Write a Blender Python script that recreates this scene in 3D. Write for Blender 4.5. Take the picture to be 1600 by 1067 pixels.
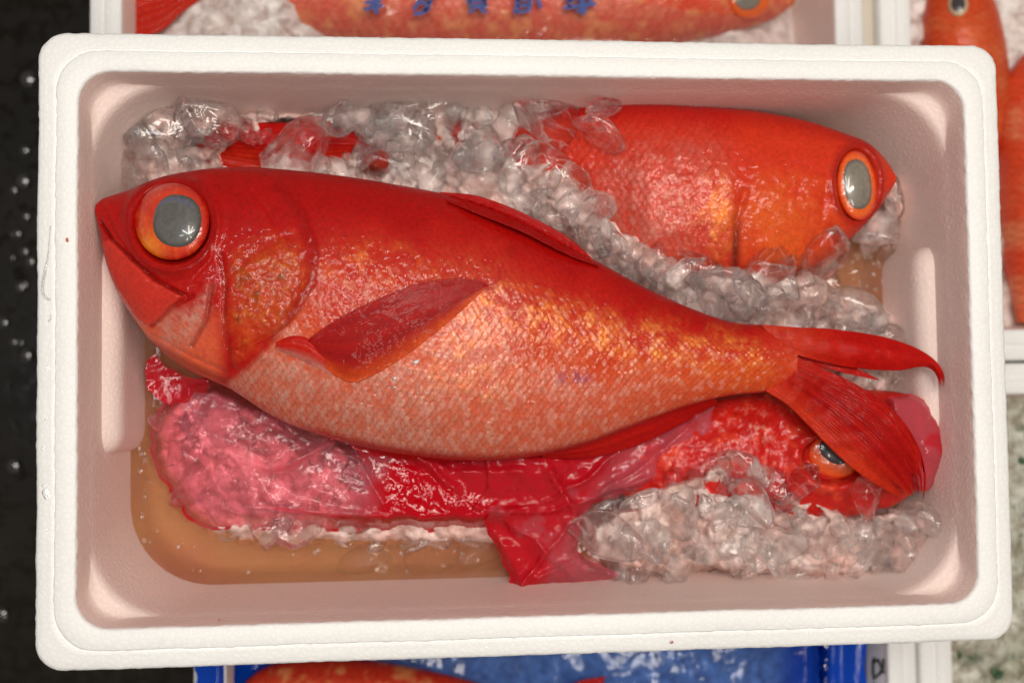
import bpy, math, random
import numpy as np
from mathutils import Vector, Matrix
from mathutils.geometry import delaunay_2d_cdt

for o in list(bpy.data.objects):
    bpy.data.objects.remove(o)
SC = bpy.context.scene
COL = SC.collection
rng = np.random.default_rng(7)
random.seed(7)

# ------------------------------------------------------------------ camera
CAM_T = np.array([-0.0778, -0.0297, 0.6922])
CAM_R = np.radians([2.6096, -4.9981, -0.7367])
LENS = 40.0
F = LENS / 36.0 * 1600.0
def rot(r):
    cx, sx, cy, sy, cz, sz = math.cos(r[0]), math.sin(r[0]), math.cos(r[1]), math.sin(r[1]), math.cos(r[2]), math.sin(r[2])
    X = np.array([[1, 0, 0], [0, cx, -sx], [0, sx, cx]])
    Y = np.array([[cy, 0, sy], [0, 1, 0], [-sy, 0, cy]])
    Z = np.array([[cz, -sz, 0], [sz, cz, 0], [0, 0, 1]])
    return Z @ Y @ X
CM = rot(CAM_R)
cd = bpy.data.cameras.new('camera')
cam = bpy.data.objects.new('camera', cd)
COL.objects.link(cam)
cam.matrix_world = Matrix(np.vstack([np.c_[CM, CAM_T], [0, 0, 0, 1]]).tolist())
cd.lens = LENS; cd.sensor_width = 36; cd.sensor_fit = 'HORIZONTAL'
cd.clip_start = 0.01; cd.clip_end = 50
cd.dof.use_dof = True
cd.dof.focus_distance = 0.70
cd.dof.aperture_fstop = 3.5
SC.camera = cam

# ------------------------------------------------------------------ light: market hall, lamps overhead
w = bpy.data.worlds.new('World'); SC.world = w; w.use_nodes = True
bg = w.node_tree.nodes['Background']
bg.inputs[0].default_value = (1.0, 0.91, 0.83, 1); bg.inputs[1].default_value = 0.19
def lamp(x, y, z, sx, sy, power, col):
    l = bpy.data.lights.new('ceiling_lamp', 'AREA'); l.shape = 'RECTANGLE'; l.size = sx; l.size_y = sy
    l.energy = power; l.color = col
    o = bpy.data.objects.new('ceiling_lamp', l); COL.objects.link(o)
    o.location = (x, y, z)
    o.rotation_euler = (Vector((0, 0, 0)) - Vector((x, y, z))).to_track_quat('-Z', 'Y').to_euler()
WARM, COOL = (1.0, 0.93, 0.83), (0.93, 0.97, 1.0)
for x, y, pw, c in ((-0.50, 0.30, 5.6, COOL), (-0.14, 0.42, 7.4, WARM), (0.24, 0.36, 8.6, WARM), (0.58, 0.22, 8.8, WARM), (0.48, -0.52, 3.6, WARM), (-0.10, -0.66, 3.4, WARM), (-0.86, 0.0, 2.2, COOL)):
    lamp(x, y, 1.78, 0.13, 0.85 if y > 0 else 0.4, 0.91 * pw, c)
SC.view_settings.view_transform = 'Standard'
SC.view_settings.look = 'None'
SC.view_settings.exposure = 0.0
SC.cycles.sample_clamp_indirect = 30.0
SC.cycles.max_bounces = 14
SC.cycles.transmission_bounces = 14
SC.cycles.transparent_max_bounces = 16
SC.cycles.diffuse_bounces = 5
SC.cycles.use_denoising = True

# ------------------------------------------------------------------ helpers
def P(u, v, z=0.0):
    "world point at height z that lies on the sight line of photo pixel (u, v)"
    u, v, z = np.broadcast_arrays(np.asarray(u, float), np.asarray(v, float), np.asarray(z, float))
    d = np.stack([(u - 800) / F, (533.5 - v) / F, -np.ones_like(u)], -1) @ CM.T
    k = (z - CAM_T[2]) / d[..., 2]
    return CAM_T + d * k[..., None]
def pr(x):
    q = (np.asarray(x) - CAM_T) @ CM
    return 800 + F * q[..., 0] / -q[..., 2], 533.5 - F * q[..., 1] / -q[..., 2]

def ss(a, b, x):
    t = np.clip((x - a) / (b - a), 0, 1); return t * t * (3 - 2 * t)
def h01(i, j, k=0):
    i = np.asarray(i, np.int64); j = np.asarray(j, np.int64)
    h = (i * 374761393 + j * 668265263 + int(k) * 974711 + 12345) & 0xffffffff
    h = ((h ^ (h >> 13)) * 1274126177) & 0xffffffff
    h = ((h ^ (h >> 15)) * 2246822519) & 0xffffffff
    h ^= h >> 16
    return (h & 0xffffff) / float(0xffffff)
def vn(x, y, s, seed=0):
    "smooth value noise 0..1, feature size s"
    x = np.asarray(x, float) / s + 1000.3; y = np.asarray(y, float) / s + 1000.7
    i = np.floor(x).astype(np.int64); j = np.floor(y).astype(np.int64)
    a = x - i; b = y - j
    a = a * a * (3 - 2 * a); b = b * b * (3 - 2 * b)
    return (h01(i, j, seed) * (1 - a) + h01(i + 1, j, seed) * a) * (1 - b) + (h01(i, j + 1, seed) * (1 - a) + h01(i + 1, j + 1, seed) * a) * b
def fbm(x, y, s, seed=0, n=3):
    t = 0; a = 0.5; A = 0
    for k in range(n):
        t = t + a * vn(x, y, s / 2 ** k, seed + 17 * k); A += a; a *= 0.55
    return t / A
def voro(x, y, s, seed=0):
    x = np.asarray(x, float) / s + 500; y = np.asarray(y, float) / s + 500
    i = np.floor(x).astype(np.int64); j = np.floor(y).astype(np.int64)
    f1 = np.full(x.shape, 9.0); f2 = np.full(x.shape, 9.0); idd = np.zeros(x.shape)
    for di in (-1, 0, 1):
        for dj in (-1, 0, 1):
            px = i + di + h01(i + di, j + dj, seed); py = j + dj + h01(i + di, j + dj, seed + 1)
            d = np.hypot(px - x, py - y); r = h01(i + di, j + dj, seed + 2)
            m = d < f1
            f2 = np.where(m, f1, np.minimum(f2, d)); idd = np.where(m, r, idd); f1 = np.where(m, d, f1)
    return f1, f2, idd
def chips(x, y, s, seed, tilt=0.9):
    "packed angular chips: every cell a tilted plane of its own"
    x = np.asarray(x, float) / s + 500; y = np.asarray(y, float) / s + 500
    i = np.floor(x).astype(np.int64); j = np.floor(y).astype(np.int64)
    f1 = np.full(x.shape, 9.0); h = np.zeros(x.shape); f2 = np.full(x.shape, 9.0)
    for di in (-1, 0, 1):
        for dj in (-1, 0, 1):
            a, b = i + di, j + dj
            dx = x - (a + h01(a, b, seed)); dy = y - (b + h01(a, b, seed + 1)); d = np.hypot(dx, dy)
            hh = h01(a, b, seed + 2) + tilt * ((h01(a, b, seed + 3) - 0.5) * dx + (h01(a, b, seed + 4) - 0.5) * dy)
            m = d < f1; f2 = np.where(m, f1, np.minimum(f2, d)); h = np.where(m, hh, h); f1 = np.where(m, d, f1)
    return h - 0.22 * ss(0.14, 0.0, f2 - f1)
def dline(u, v, pts):
    d = np.full(np.shape(u), 1e9)
    for (x0, y0), (x1, y1) in zip(pts[:-1], pts[1:]):
        dx, dy = x1 - x0, y1 - y0
        t = np.clip(((u - x0) * dx + (v - y0) * dy) / (dx * dx + dy * dy + 1e-9), 0, 1)
        d = np.minimum(d, np.hypot(u - x0 - t * dx, v - y0 - t * dy))
    return d
def sdp(u, v, poly):
    "signed distance to a polygon, positive inside"
    ins = np.zeros(np.shape(u), bool)
    n = len(poly)
    for k in range(n):
        x0, y0 = poly[k]; x1, y1 = poly[(k + 1) % n]
        c = ((y0 > v) != (y1 > v)) & (u < (x1 - x0) * (v - y0) / ((y1 - y0) + 1e-12) + x0)
        ins ^= c
    d = dline(u, v, list(poly) + [poly[0]])
    return np.where(ins, d, -d)
def spline(pts, n):
    "even samples along a Catmull-Rom curve"
    p = np.array(pts, float); q = np.vstack([2 * p[0] - p[1], p, 2 * p[-1] - p[-2]])
    out = []
    for k in range(1, len(q) - 2):
        t = np.linspace(0, 1, 24, endpoint=False)[:, None]
        a, b, c, d = q[k - 1], q[k], q[k + 1], q[k + 2]
        out.append(0.5 * (2 * b + (c - a) * t + (2 * a - 5 * b + 4 * c - d) * t ** 2 + (3 * b - a - 3 * c + d) * t ** 3))
    out = np.vstack(out + [p[-1:]])
    s = np.r_[0, np.cumsum(np.hypot(*np.diff(out, axis=0).T[:2]))]
    g = np.linspace(0, s[-1], n)
    return np.stack([np.interp(g, s, out[:, k]) for k in range(p.shape[1])], -1)
def mixc(a, b, t):
    return a * (1 - t[..., None]) + np.asarray(b, float) * t[..., None]

ORG = {}
def thing(name, label, cat, loc, group=None):
    o = bpy.data.objects.new(name, None); COL.objects.link(o)
    o.location = loc; o.empty_display_size = 0.02
    o['label'] = label; o['category'] = cat
    if group: o['group'] = group
    ORG[o.name] = np.array(loc, float)
    return o
def tag(o, label=None, cat=None, group=None, kind=None):
    if label: o['label'] = label
    if cat: o['category'] = cat
    if group: o['group'] = group
    if kind: o['kind'] = kind
    return o
def mkmesh(name, V, faces, mat, attrs=None, smooth=True):
    me = bpy.data.meshes.new(name)
    V = np.asarray(V, np.float32).reshape(-1, 3)
    fl = faces if isinstance(faces, list) else [faces]
    fl = [np.asarray(f, np.int32) for f in fl if len(f)]
    me.vertices.add(len(V)); me.vertices.foreach_set('co', V.ravel())
    loops = np.concatenate([f.ravel() for f in fl])
    tot = np.concatenate([np.full(len(f), f.shape[1], np.int32) for f in fl])
    start = np.r_[0, np.cumsum(tot)[:-1]].astype(np.int32)
    me.loops.add(len(loops)); me.loops.foreach_set('vertex_index', loops)
    me.polygons.add(len(tot)); me.polygons.foreach_set('loop_start', start); me.polygons.foreach_set('loop_total', tot)
    if smooth: me.polygons.foreach_set('use_smooth', np.ones(len(tot), bool))
    me.update(calc_edges=True); me.validate()
    for k, a in (attrs or {}).items():
        a = np.asarray(a, np.float32)
        if a.ndim == 2:
            at = me.attributes.new(k, 'FLOAT_COLOR', 'POINT')
            at.data.foreach_set('color', np.c_[a, np.ones(len(a))].astype(np.float32).ravel())
        else:
            at = me.attributes.new(k, 'FLOAT', 'POINT'); at.data.foreach_set('value', a)
    if mat: me.materials.append(mat)
    return me
def mk(name, V, faces, mat, parent=None, attrs=None, smooth=True, loc=None):
    V = np.asarray(V, float).reshape(-1, 3)
    if parent is not None:
        org = ORG[parent.name]; V = V - org
    elif loc is not None:
        org = np.array(loc, float); V = V - org
    else:
        org = np.zeros(3)
    o = bpy.data.objects.new(name, mkmesh(name, V, faces, mat, attrs, smooth)); COL.objects.link(o)
    if parent is not None: o.parent = parent
    elif loc is not None: o.location = loc
    ORG[o.name] = org
    return o
def gridf(n, m, wrap=False, flip=False):
    i = np.arange(n - 1)[:, None]; j = np.arange(m if wrap else m - 1)[None]
    j2 = (j + 1) % m
    f = np.stack([i * m + j, i * m + j2, (i + 1) * m + j2, (i + 1) * m + j], -1).reshape(-1, 4)
    return f[:, ::-1] if flip else f

# ------------------------------------------------------------------ materials
def newmat(name):
    m = bpy.data.materials.new(name); m.use_nodes = True
    nt = m.node_tree; nt.nodes.clear()
    return m, nt, nt.nodes, nt.links
def node(N, t, **kw):
    n = N.new(t)
    for k, v in kw.items():
        if k in n.bl_rna.properties.keys(): setattr(n, k, v)
        else: n.inputs[k.replace('_', ' ')].default_value = v
    return n
def coords(N, L, scale=1.0):
    t = N.new('ShaderNodeTexCoord'); return t.outputs['Object']
def bump(N, L, h, strength, dist, nrm=None):
    b = N.new('ShaderNodeBump'); b.inputs['Strength'].default_value = strength; b.inputs['Distance'].default_value = dist
    L.new(h, b.inputs['Height'])
    if nrm is not None: L.new(nrm, b.inputs['Normal'])
    return b.outputs[0]
def noise(N, L, co, scale, detail=3.0, rough=0.55, dist=0.0):
    n = N.new('ShaderNodeTexNoise'); n.inputs['Scale'].default_value = scale; n.inputs['Detail'].default_value = detail
    n.inputs['Roughness'].default_value = rough; n.inputs['Distortion'].default_value = dist
    L.new(co, n.inputs['Vector']); return n.outputs['Fac']
def vorn(N, L, co, scale, feature='F1', out='Distance'):
    n = N.new('ShaderNodeTexVoronoi'); n.feature = feature; n.inputs['Scale'].default_value = scale
    L.new(co, n.inputs['Vector']); return n.outputs[out]
def ramp(N, L, fac, stops):
    r = N.new('ShaderNodeValToRGB'); L.new(fac, r.inputs[0])
    e = r.color_ramp.elements
    while len(e) < len(stops): e.new(0.5)
    for k, (p, c) in enumerate(stops):
        e[k].position = p; e[k].color = (*c, 1) if len(c) == 3 else c
    return r.outputs[0]
def pbsdf(N, L, **kw):
    p = N.new('ShaderNodeBsdfPrincipled')
    for k, v in kw.items():
        p.inputs[k.replace('_', ' ')].default_value = v
    return p
def out(N, L, s):
    o = N.new('ShaderNodeOutputMaterial'); L.new(s, o.inputs['Surface']); return o

def mat_foam(name='foam', col=(0.86, 0.85, 0.83), wob=0.3):
    m, nt, N, L = newmat(name); co = coords(N, L)
    v = vorn(N, L, co, 260.0, 'DISTANCE_TO_EDGE'); n = noise(N, L, co, 45.0, 4)
    n2 = noise(N, L, co, 9.0, 3)
    edge = ramp(N, L, v, [(0.0, (0.90, 0.90, 0.90)), (0.12, (1, 1, 1))])
    tone = ramp(N, L, n2, [(0.3, tuple(0.955 * c for c in col)), (0.7, col)])
    mx = node(N, 'ShaderNodeMix', data_type='RGBA', blend_type='MULTIPLY'); mx.inputs[0].default_value = 0.55
    L.new(tone, mx.inputs[6]); L.new(edge, mx.inputs[7])
    p = pbsdf(N, L, Roughness=0.5, Subsurface_Weight=0.0)
    p.inputs['Specular IOR Level'].default_value = 0.35
    L.new(mx.outputs[2], p.inputs['Base Color'])
    b = bump(N, L, v, 0.28, 0.0012); b = bump(N, L, n, wob, 0.0015, b)
    L.new(b, p.inputs['Normal']); out(N, L, p.outputs[0]); return m
def mat_attr(name, rough=0.28, coat=0.8, bscale=900.0, bstr=0.35, bdist=0.0006, metal_attr=None, sss=0.0, crough=0.03, spec=0.5, cbump=0.6, cscale=240.0):
    m, nt, N, L = newmat(name); co = coords(N, L)
    a = N.new('ShaderNodeAttribute'); a.attribute_name = 'Col'
    p = pbsdf(N, L, Roughness=rough, Coat_Weight=coat, Coat_Roughness=crough)
    p.inputs['Specular IOR Level'].default_value = spec
    n0 = noise(N, L, co, 420.0, 3); t = ramp(N, L, n0, [(0.3, (0.82, 0.82, 0.82)), (0.7, (1.12, 1.12, 1.12))])
    mx = node(N, 'ShaderNodeMix', data_type='RGBA', blend_type='MULTIPLY'); mx.inputs[0].default_value = 1.0
    L.new(a.outputs['Color'], mx.inputs[6]); L.new(t, mx.inputs[7]); L.new(mx.outputs[2], p.inputs['Base Color'])
    if metal_attr:
        a2 = N.new('ShaderNodeAttribute'); a2.attribute_name = metal_attr; L.new(a2.outputs['Fac'], p.inputs['Metallic'])
    if sss:
        p.inputs['Subsurface Weight'].default_value = sss; p.inputs['Subsurface Radius'].default_value = (1, 0.3, 0.15); p.inputs['Subsurface Scale'].default_value = 0.004
    n = noise(N, L, co, bscale, 2)
    b = bump(N, L, n, bstr, bdist)
    n3 = noise(N, L, co, cscale, 1.0, 0.5)
    b2 = bump(N, L, n3, cbump, 0.0013)
    L.new(b, p.inputs['Normal']); L.new(b2, p.inputs['Coat Normal'])
    out(N, L, p.outputs[0]); return m
def mat_plain(name, col, rough=0.4, coat=0.0, nscale=60.0, amt=0.15, bstr=0.2, bdist=0.001, metal=0.0, spec=0.5):
    m, nt, N, L = newmat(name); co = coords(N, L)
    n = noise(N, L, co, nscale, 4)
    lo = tuple(c * (1 - amt) for c in col); hi = tuple(min(1, c * (1 + amt)) for c in col)
    c = ramp(N, L, n, [(0.3, lo), (0.7, hi)])
    p = pbsdf(N, L, Roughness=rough, Coat_Weight=coat, Coat_Roughness=0.05, Metallic=metal)
    p.inputs['Specular IOR Level'].default_value = spec
    L.new(c, p.inputs['Base Color']); L.new(bump(N, L, n, bstr, bdist), p.inputs['Normal'])
    out(N, L, p.outputs[0]); return m
def mat_ice(name, frost=(0.45, 0.75), amount=0.5, rough=0.02, through=0.42):
    m, nt, N, L = newmat(name); co = coords(N, L)
    info = N.new('ShaderNodeObjectInfo')
    add = node(N, 'ShaderNodeVectorMath', operation='ADD'); L.new(co, add.inputs[0])
    sc = node(N, 'ShaderNodeVectorMath', operation='SCALE'); L.new(info.outputs['Location'], sc.inputs[0]); sc.inputs['Scale'].default_value = 90.0
    L.new(sc.outputs[0], add.inputs[1]); co = add.outputs[0]
    g = pbsdf(N, L, Roughness=rough, IOR=1.31, Transmission_Weight=1.0, Base_Color=(1, 1, 1, 1))
    d = N.new('ShaderNodeBsdfDiffuse'); d.inputs[0].default_value = (0.88, 0.86, 0.85, 1)
    tr = N.new('ShaderNodeBsdfTranslucent'); tr.inputs[0].default_value = (0.88, 0.86, 0.85, 1)
    dm = N.new('ShaderNodeMixShader'); dm.inputs[0].default_value = 0.2
    L.new(d.outputs[0], dm.inputs[1]); L.new(tr.outputs[0], dm.inputs[2])
    n = noise(N, L, co, 1.7, 6, 0.68, 0.8)
    f = ramp(N, L, n, [(frost[0], (0, 0, 0)), (frost[1], (amount,) * 3)])
    wv = N.new('ShaderNodeTexNoise'); wv.inputs['Scale'].default_value = 1.4; L.new(co, wv.inputs['Vector'])
    wa = node(N, 'ShaderNodeVectorMath', operation='ADD'); L.new(co, wa.inputs[0]); L.new(wv.outputs['Color'], wa.inputs[1])
    vein = ramp(N, L, vorn(N, L, wa.outputs[0], 1.5, 'DISTANCE_TO_EDGE'), [(0.0, (0.75,) * 3), (0.035, (0, 0, 0))])
    vm = node(N, 'ShaderNodeMath', operation='MULTIPLY'); L.new(vein, vm.inputs[0]); L.new(noise(N, L, co, 0.9), vm.inputs[1])
    fm_ = node(N, 'ShaderNodeMath', operation='MAXIMUM'); L.new(vm.outputs[0], fm_.inputs[0]); L.new(f, fm_.inputs[1])
    mx = N.new('ShaderNodeMixShader'); L.new(fm_.outputs[0], mx.inputs[0]); L.new(g.outputs[0], mx.inputs[1]); L.new(dm.outputs[0], mx.inputs[2])
    n2 = noise(N, L, co, 1.9, 2, 0.4, 0.6)
    b = bump(N, L, n2, 0.6, 0.0024)
    L.new(b, g.inputs['Normal'])
    tp = N.new('ShaderNodeBsdfTransparent'); tp.inputs[0].default_value = (0.985, 0.98, 0.98, 1)
    m2 = N.new('ShaderNodeMixShader'); m2.inputs[0].default_value = through; L.new(mx.outputs[0], m2.inputs[1]); L.new(tp.outputs[0], m2.inputs[2])
    gl = N.new('ShaderNodeBsdfGlossy'); gl.inputs['Roughness'].default_value = 0.02; L.new(b, gl.inputs['Normal'])
    fr = N.new('ShaderNodeFresnel'); fr.inputs[0].default_value = 1.42; L.new(b, fr.inputs['Normal'])
    geo = N.new('ShaderNodeNewGeometry'); fs_ = node(N, 'ShaderNodeMath', operation='SUBTRACT'); fs_.use_clamp = True; L.new(fr.outputs[0], fs_.inputs[0]); L.new(geo.outputs['Backfacing'], fs_.inputs[1])
    m3 = N.new('ShaderNodeMixShader'); L.new(fs_.outputs[0], m3.inputs[0]); L.new(m2.outputs[0], m3.inputs[1]); L.new(gl.outputs[0], m3.inputs[2])
    out(N, L, m3.outputs[0]); return m
def mat_slush(name, col=(0.86, 0.83, 0.82), trans=0.45, pit=None):
    m, nt, N, L = newmat(name); co = coords(N, L)
    p = pbsdf(N, L, Roughness=0.09, IOR=1.38, Transmission_Weight=trans)
    n = noise(N, L, co, 330.0, 4, 0.6, 0.5); n2 = noise(N, L, co, 90.0, 4, 0.6, 0.3)
    c1 = ramp(N, L, n2, [(0.28, tuple(x ** 2.0 for x in col)), (0.6, col)]); n9 = noise(N, L, co, 26.0, 4, 0.6, 0.4)
    tone = ramp(N, L, n9, [(0.34, pit or col), (0.58, (1, 1, 1))]); cm = node(N, 'ShaderNodeMix', data_type='RGBA', blend_type='MULTIPLY'); cm.inputs[0].default_value = 1.0
    L.new(c1, cm.inputs[6]); L.new(tone, cm.inputs[7]); L.new(cm.outputs[2], p.inputs['Base Color'])
    tw = ramp(N, L, n2, [(0.35, (min(1, trans + 0.35),) * 3), (0.6, (trans * 0.5,) * 3)]); L.new(tw, p.inputs['Transmission Weight'])
    b = bump(N, L, n2, 0.5, 0.003); b = bump(N, L, n, 0.3, 0.0012, b); L.new(b, p.inputs['Normal'])
    out(N, L, p.outputs[0]); return m
def mat_film(name, light, dark, f0=0.3, f1=0.85, grough=0.07, diff=None, lightd=None):
    m, nt, N, L = newmat(name); co = coords(N, L)
    a = N.new('ShaderNodeAttribute'); a.attribute_name = 'dens'
    tc = node(N, 'ShaderNodeMix', data_type='RGBA'); L.new(a.outputs['Fac'], tc.inputs[0])
    tc.inputs[6].default_value = (*light, 1); tc.inputs[7].default_value = (*dark, 1)
    t = N.new('ShaderNodeBsdfTransparent'); L.new(tc.outputs[2], t.inputs[0])
    d = N.new('ShaderNodeBsdfDiffuse'); tl = N.new('ShaderNodeBsdfTranslucent')
    dc = node(N, 'ShaderNodeMix', data_type='RGBA'); L.new(a.outputs['Fac'], dc.inputs[0])
    dc.inputs[6].default_value = (*(lightd or diff or dark), 1); dc.inputs[7].default_value = (*(diff or dark), 1)
    for q in (d, tl): L.new(dc.outputs[2], q.inputs[0])
    dm = N.new('ShaderNodeMixShader'); dm.inputs[0].default_value = 0.22; L.new(d.outputs[0], dm.inputs[1]); L.new(tl.outputs[0], dm.inputs[2])
    mr = N.new('ShaderNodeMapRange'); mr.inputs['To Min'].default_value = f0; mr.inputs['To Max'].default_value = f1; L.new(a.outputs['Fac'], mr.inputs['Value'])
    mx = N.new('ShaderNodeMixShader'); L.new(mr.outputs[0], mx.inputs[0]); L.new(t.outputs[0], mx.inputs[1]); L.new(dm.outputs[0], mx.inputs[2])
    g = N.new('ShaderNodeBsdfGlossy'); g.inputs['Roughness'].default_value = grough
    fr = N.new('ShaderNodeFresnel'); fr.inputs[0].default_value = 1.40
    n = noise(N, L, co, 140.0, 1.0); b = bump(N, L, n, 0.15, 0.002); L.new(b, g.inputs['Normal']); L.new(b, fr.inputs['Normal'])
    geo = N.new('ShaderNodeNewGeometry'); fs_ = node(N, 'ShaderNodeMath', operation='SUBTRACT'); fs_.use_clamp = True; L.new(fr.outputs[0], fs_.inputs[0]); L.new(geo.outputs['Backfacing'], fs_.inputs[1])
    fm = N.new('ShaderNodeMixShader'); L.new(fs_.outputs[0], fm.inputs[0]); L.new(mx.outputs[0], fm.inputs[1]); L.new(g.outputs[0], fm.inputs[2])
    out(N, L, fm.outputs[0]); return m

M_FOAM = mat_foam('foam', (0.90, 0.89, 0.875), 0.15)
M_PINK_BOUNCE = mat_foam('foam_painted_red_bounce', (0.86, 0.685, 0.63), 0.08)  # white foam with red bounce light from the fish painted into its colour
M_SKIN = mat_attr('fish_skin', rough=0.5, coat=0.36, bscale=900, bstr=0.35, bdist=0.0005, metal_attr='shine', spec=0.12)
M_FIN = mat_attr('fin_skin', rough=0.5, coat=0.10, bscale=500, bstr=0.1, bdist=0.0003, spec=0.1, cscale=160.0)
M_IRIS = mat_attr('iris', rough=0.25, coat=1.0, bscale=400, bstr=0.15, bdist=0.0004)
M_CORNEA = mat_attr('cornea', rough=0.3, coat=1.0, bscale=60, bstr=0.03, bdist=0.0004, crough=0.02, cbump=0.05)
M_ICE = mat_ice('clear_ice', (0.56, 0.80), 0.16)
M_ICEF = mat_ice('frosted_ice', (0.46, 0.74), 0.34, 0.03)
M_ICEW = mat_ice('sunken_ice', (0.40, 0.75), 0.35, 0.05, 0.85)
M_SLUSH = mat_slush('crushed_ice', (0.95, 0.79, 0.74), 0.15, (0.93, 0.70, 0.65))
M_FILM = mat_film('pink_film', (1.0, 0.53, 0.61), (0.62, 0.002, 0.012), 0.05, 0.84, 0.03, lightd=(0.88, 0.30, 0.38))
M_CLEAR = mat_film('clear_film', (0.98, 0.96, 0.96), (0.92, 0.90, 0.90), 0.02, 0.25, diff=(0.8, 0.75, 0.75))

# ------------------------------------------------------------------ foam boxes
def ring(hx, hy, r, z, nc, nx, ny):
    pts = []
    for (sx, sy, a0) in ((1, 1, 0), (-1, 1, 90), (-1, -1, 180), (1, -1, 270)):
        cx, cy = sx * (hx - r), sy * (hy - r)
        a = np.radians(a0 + np.linspace(0, 90, nc))
        arc = np.stack([cx + r * np.cos(a), cy + r * np.sin(a)], -1)
        pts.append(arc)
        nxt = {(1, 1): (-1, 1), (-1, 1): (-1, -1), (-1, -1): (1, -1), (1, -1): (1, 1)}[(sx, sy)]
        n = nx if nxt[1] == sy else ny
        e0 = arc[-1]
        b = np.radians(a0 + 90)
        e1 = np.array([nxt[0] * (hx - r) + r * math.cos(b), nxt[1] * (hy - r) + r * math.sin(b)])
        t = np.linspace(0, 1, n + 2)[1:-1, None]
        pts.append(e0 + (e1 - e0) * t)
    p = np.vstack(pts)
    return np.c_[p, np.full(len(p), z)]
def foam_shell(hx, hy, depth, height, nc, nx, ny, rough=0.0):
    wl = 0.0245
    def R(ins, r, z): return ring(hx - ins, hy - ins, r, z, nc, nx, ny)
    rings = [R(0.013, 0.02, -height), R(0.010, 0.02, -height + 0.004), R(0.006, 0.018, -0.045), R(0.0045, 0.018, -0.030),
             R(0.0005, 0.016, -0.028), R(0.0, 0.016, -0.020), R(0.0, 0.016, -0.0065), R(0.0006, 0.016, -0.0042), R(0.0022, 0.0165, -0.0030),
             R(0.006, 0.019, -0.0022), R(0.0095, 0.022, -0.0016), R(0.0108, 0.0235, -0.0014), R(0.0112, 0.024, -0.0024), R(0.0117, 0.0245, -0.0024), R(0.0120, 0.025, -0.0006),
             R(0.0128, 0.0245, 0.0), R(0.018, 0.022, 0.0), R(0.0232, 0.020, 0.0), R(0.0241, 0.0195, -0.0006), R(0.0246, 0.019, -0.002),
             R(0.0252, 0.0195, -0.006), R(0.0260, 0.020, -0.012), R(0.0266, 0.0210, -0.0185), R(0.0269, 0.0245, -0.0205),
             R(0.0271, 0.0385, -0.0219), R(0.0274, 0.0440, -0.0238), R(0.0279, 0.0460, -0.028), R(0.0285, 0.047, -0.034),
             R(0.0300, 0.050, -0.050), R(0.0320, 0.053, -0.070), R(0.0345, 0.055, -0.092), R(0.0375, 0.056, -depth + 0.009), R(0.0400, 0.055, -depth + 0.003), R(0.0440, 0.052, -depth)]
    V = np.stack(rings)
    n, m, _ = V.shape
    if rough:
        x, y = V[..., 0], V[..., 1]
        jit = (fbm(x, y + V[..., 2] * 3, 0.0042, 3, 2) - 0.5) * rough
        big = (fbm(x, y, 0.06, 9, 2) - 0.5) * rough * 1.4
        c = np.stack([np.sign(x) * (np.abs(x) > hx - 0.03), np.sign(y) * (np.abs(y) > hy - 0.03)], -1)
        wgt = np.ones(n); wgt[:3] = 0; wgt[20:] = 0.35
        V[..., :2] += c * (jit + big)[..., None] * wgt[:, None, None]
        V[..., 2] += (fbm(x, y, 0.005, 5, 2) - 0.5) * rough * 0.5 * (np.arange(n) < 20)[:, None]
    faces = gridf(n, m, True)
    Vf = V.reshape(-1, 3)
    cb = len(Vf); Vf = np.vstack([Vf, [[0, 0, -height]], [[0, 0, -depth]]])
    j = np.arange(m); j2 = (j + 1) % m
    f3 = np.vstack([np.stack([np.full(m, cb), j2, j], -1), np.stack([np.full(m, cb + 1), (n - 1) * m + j, (n - 1) * m + j2], -1)])
    return Vf, [faces, f3]
BH = 0.170
def foam_box(label, cx, cy, hx, hy, zr, group, main=False, ang=0.0):
    t = thing('foam_box', label, 'fish box', (cx, cy, zr - BH), group)
    V, f = foam_shell(hx, hy, 0.13, BH, 14 if main else 8, 300 if main else 24, 190 if main else 18, 0.0008 if main else 0.0)
    ca, sa = math.cos(ang), math.sin(ang)
    V = np.c_[V[:, 0] * ca - V[:, 1] * sa, V[:, 0] * sa + V[:, 1] * ca, V[:, 2]]
    o = mk('shell', V + [cx, cy, zr], f, M_FOAM, t)
    o.data.materials.append(M_PINK_BOUNCE)  # inside faces below the rim take the painted pink bounce
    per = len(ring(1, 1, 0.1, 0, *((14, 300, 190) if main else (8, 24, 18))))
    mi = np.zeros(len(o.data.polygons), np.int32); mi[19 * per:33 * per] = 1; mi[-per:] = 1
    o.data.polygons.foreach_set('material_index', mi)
    return t
GB = 'white foam fish boxes'
box = foam_box('large sharp white foam box in the centre holding three red fish on ice', 0, 0, 0.300, 0.190, 0.0, GB, True)
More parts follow.
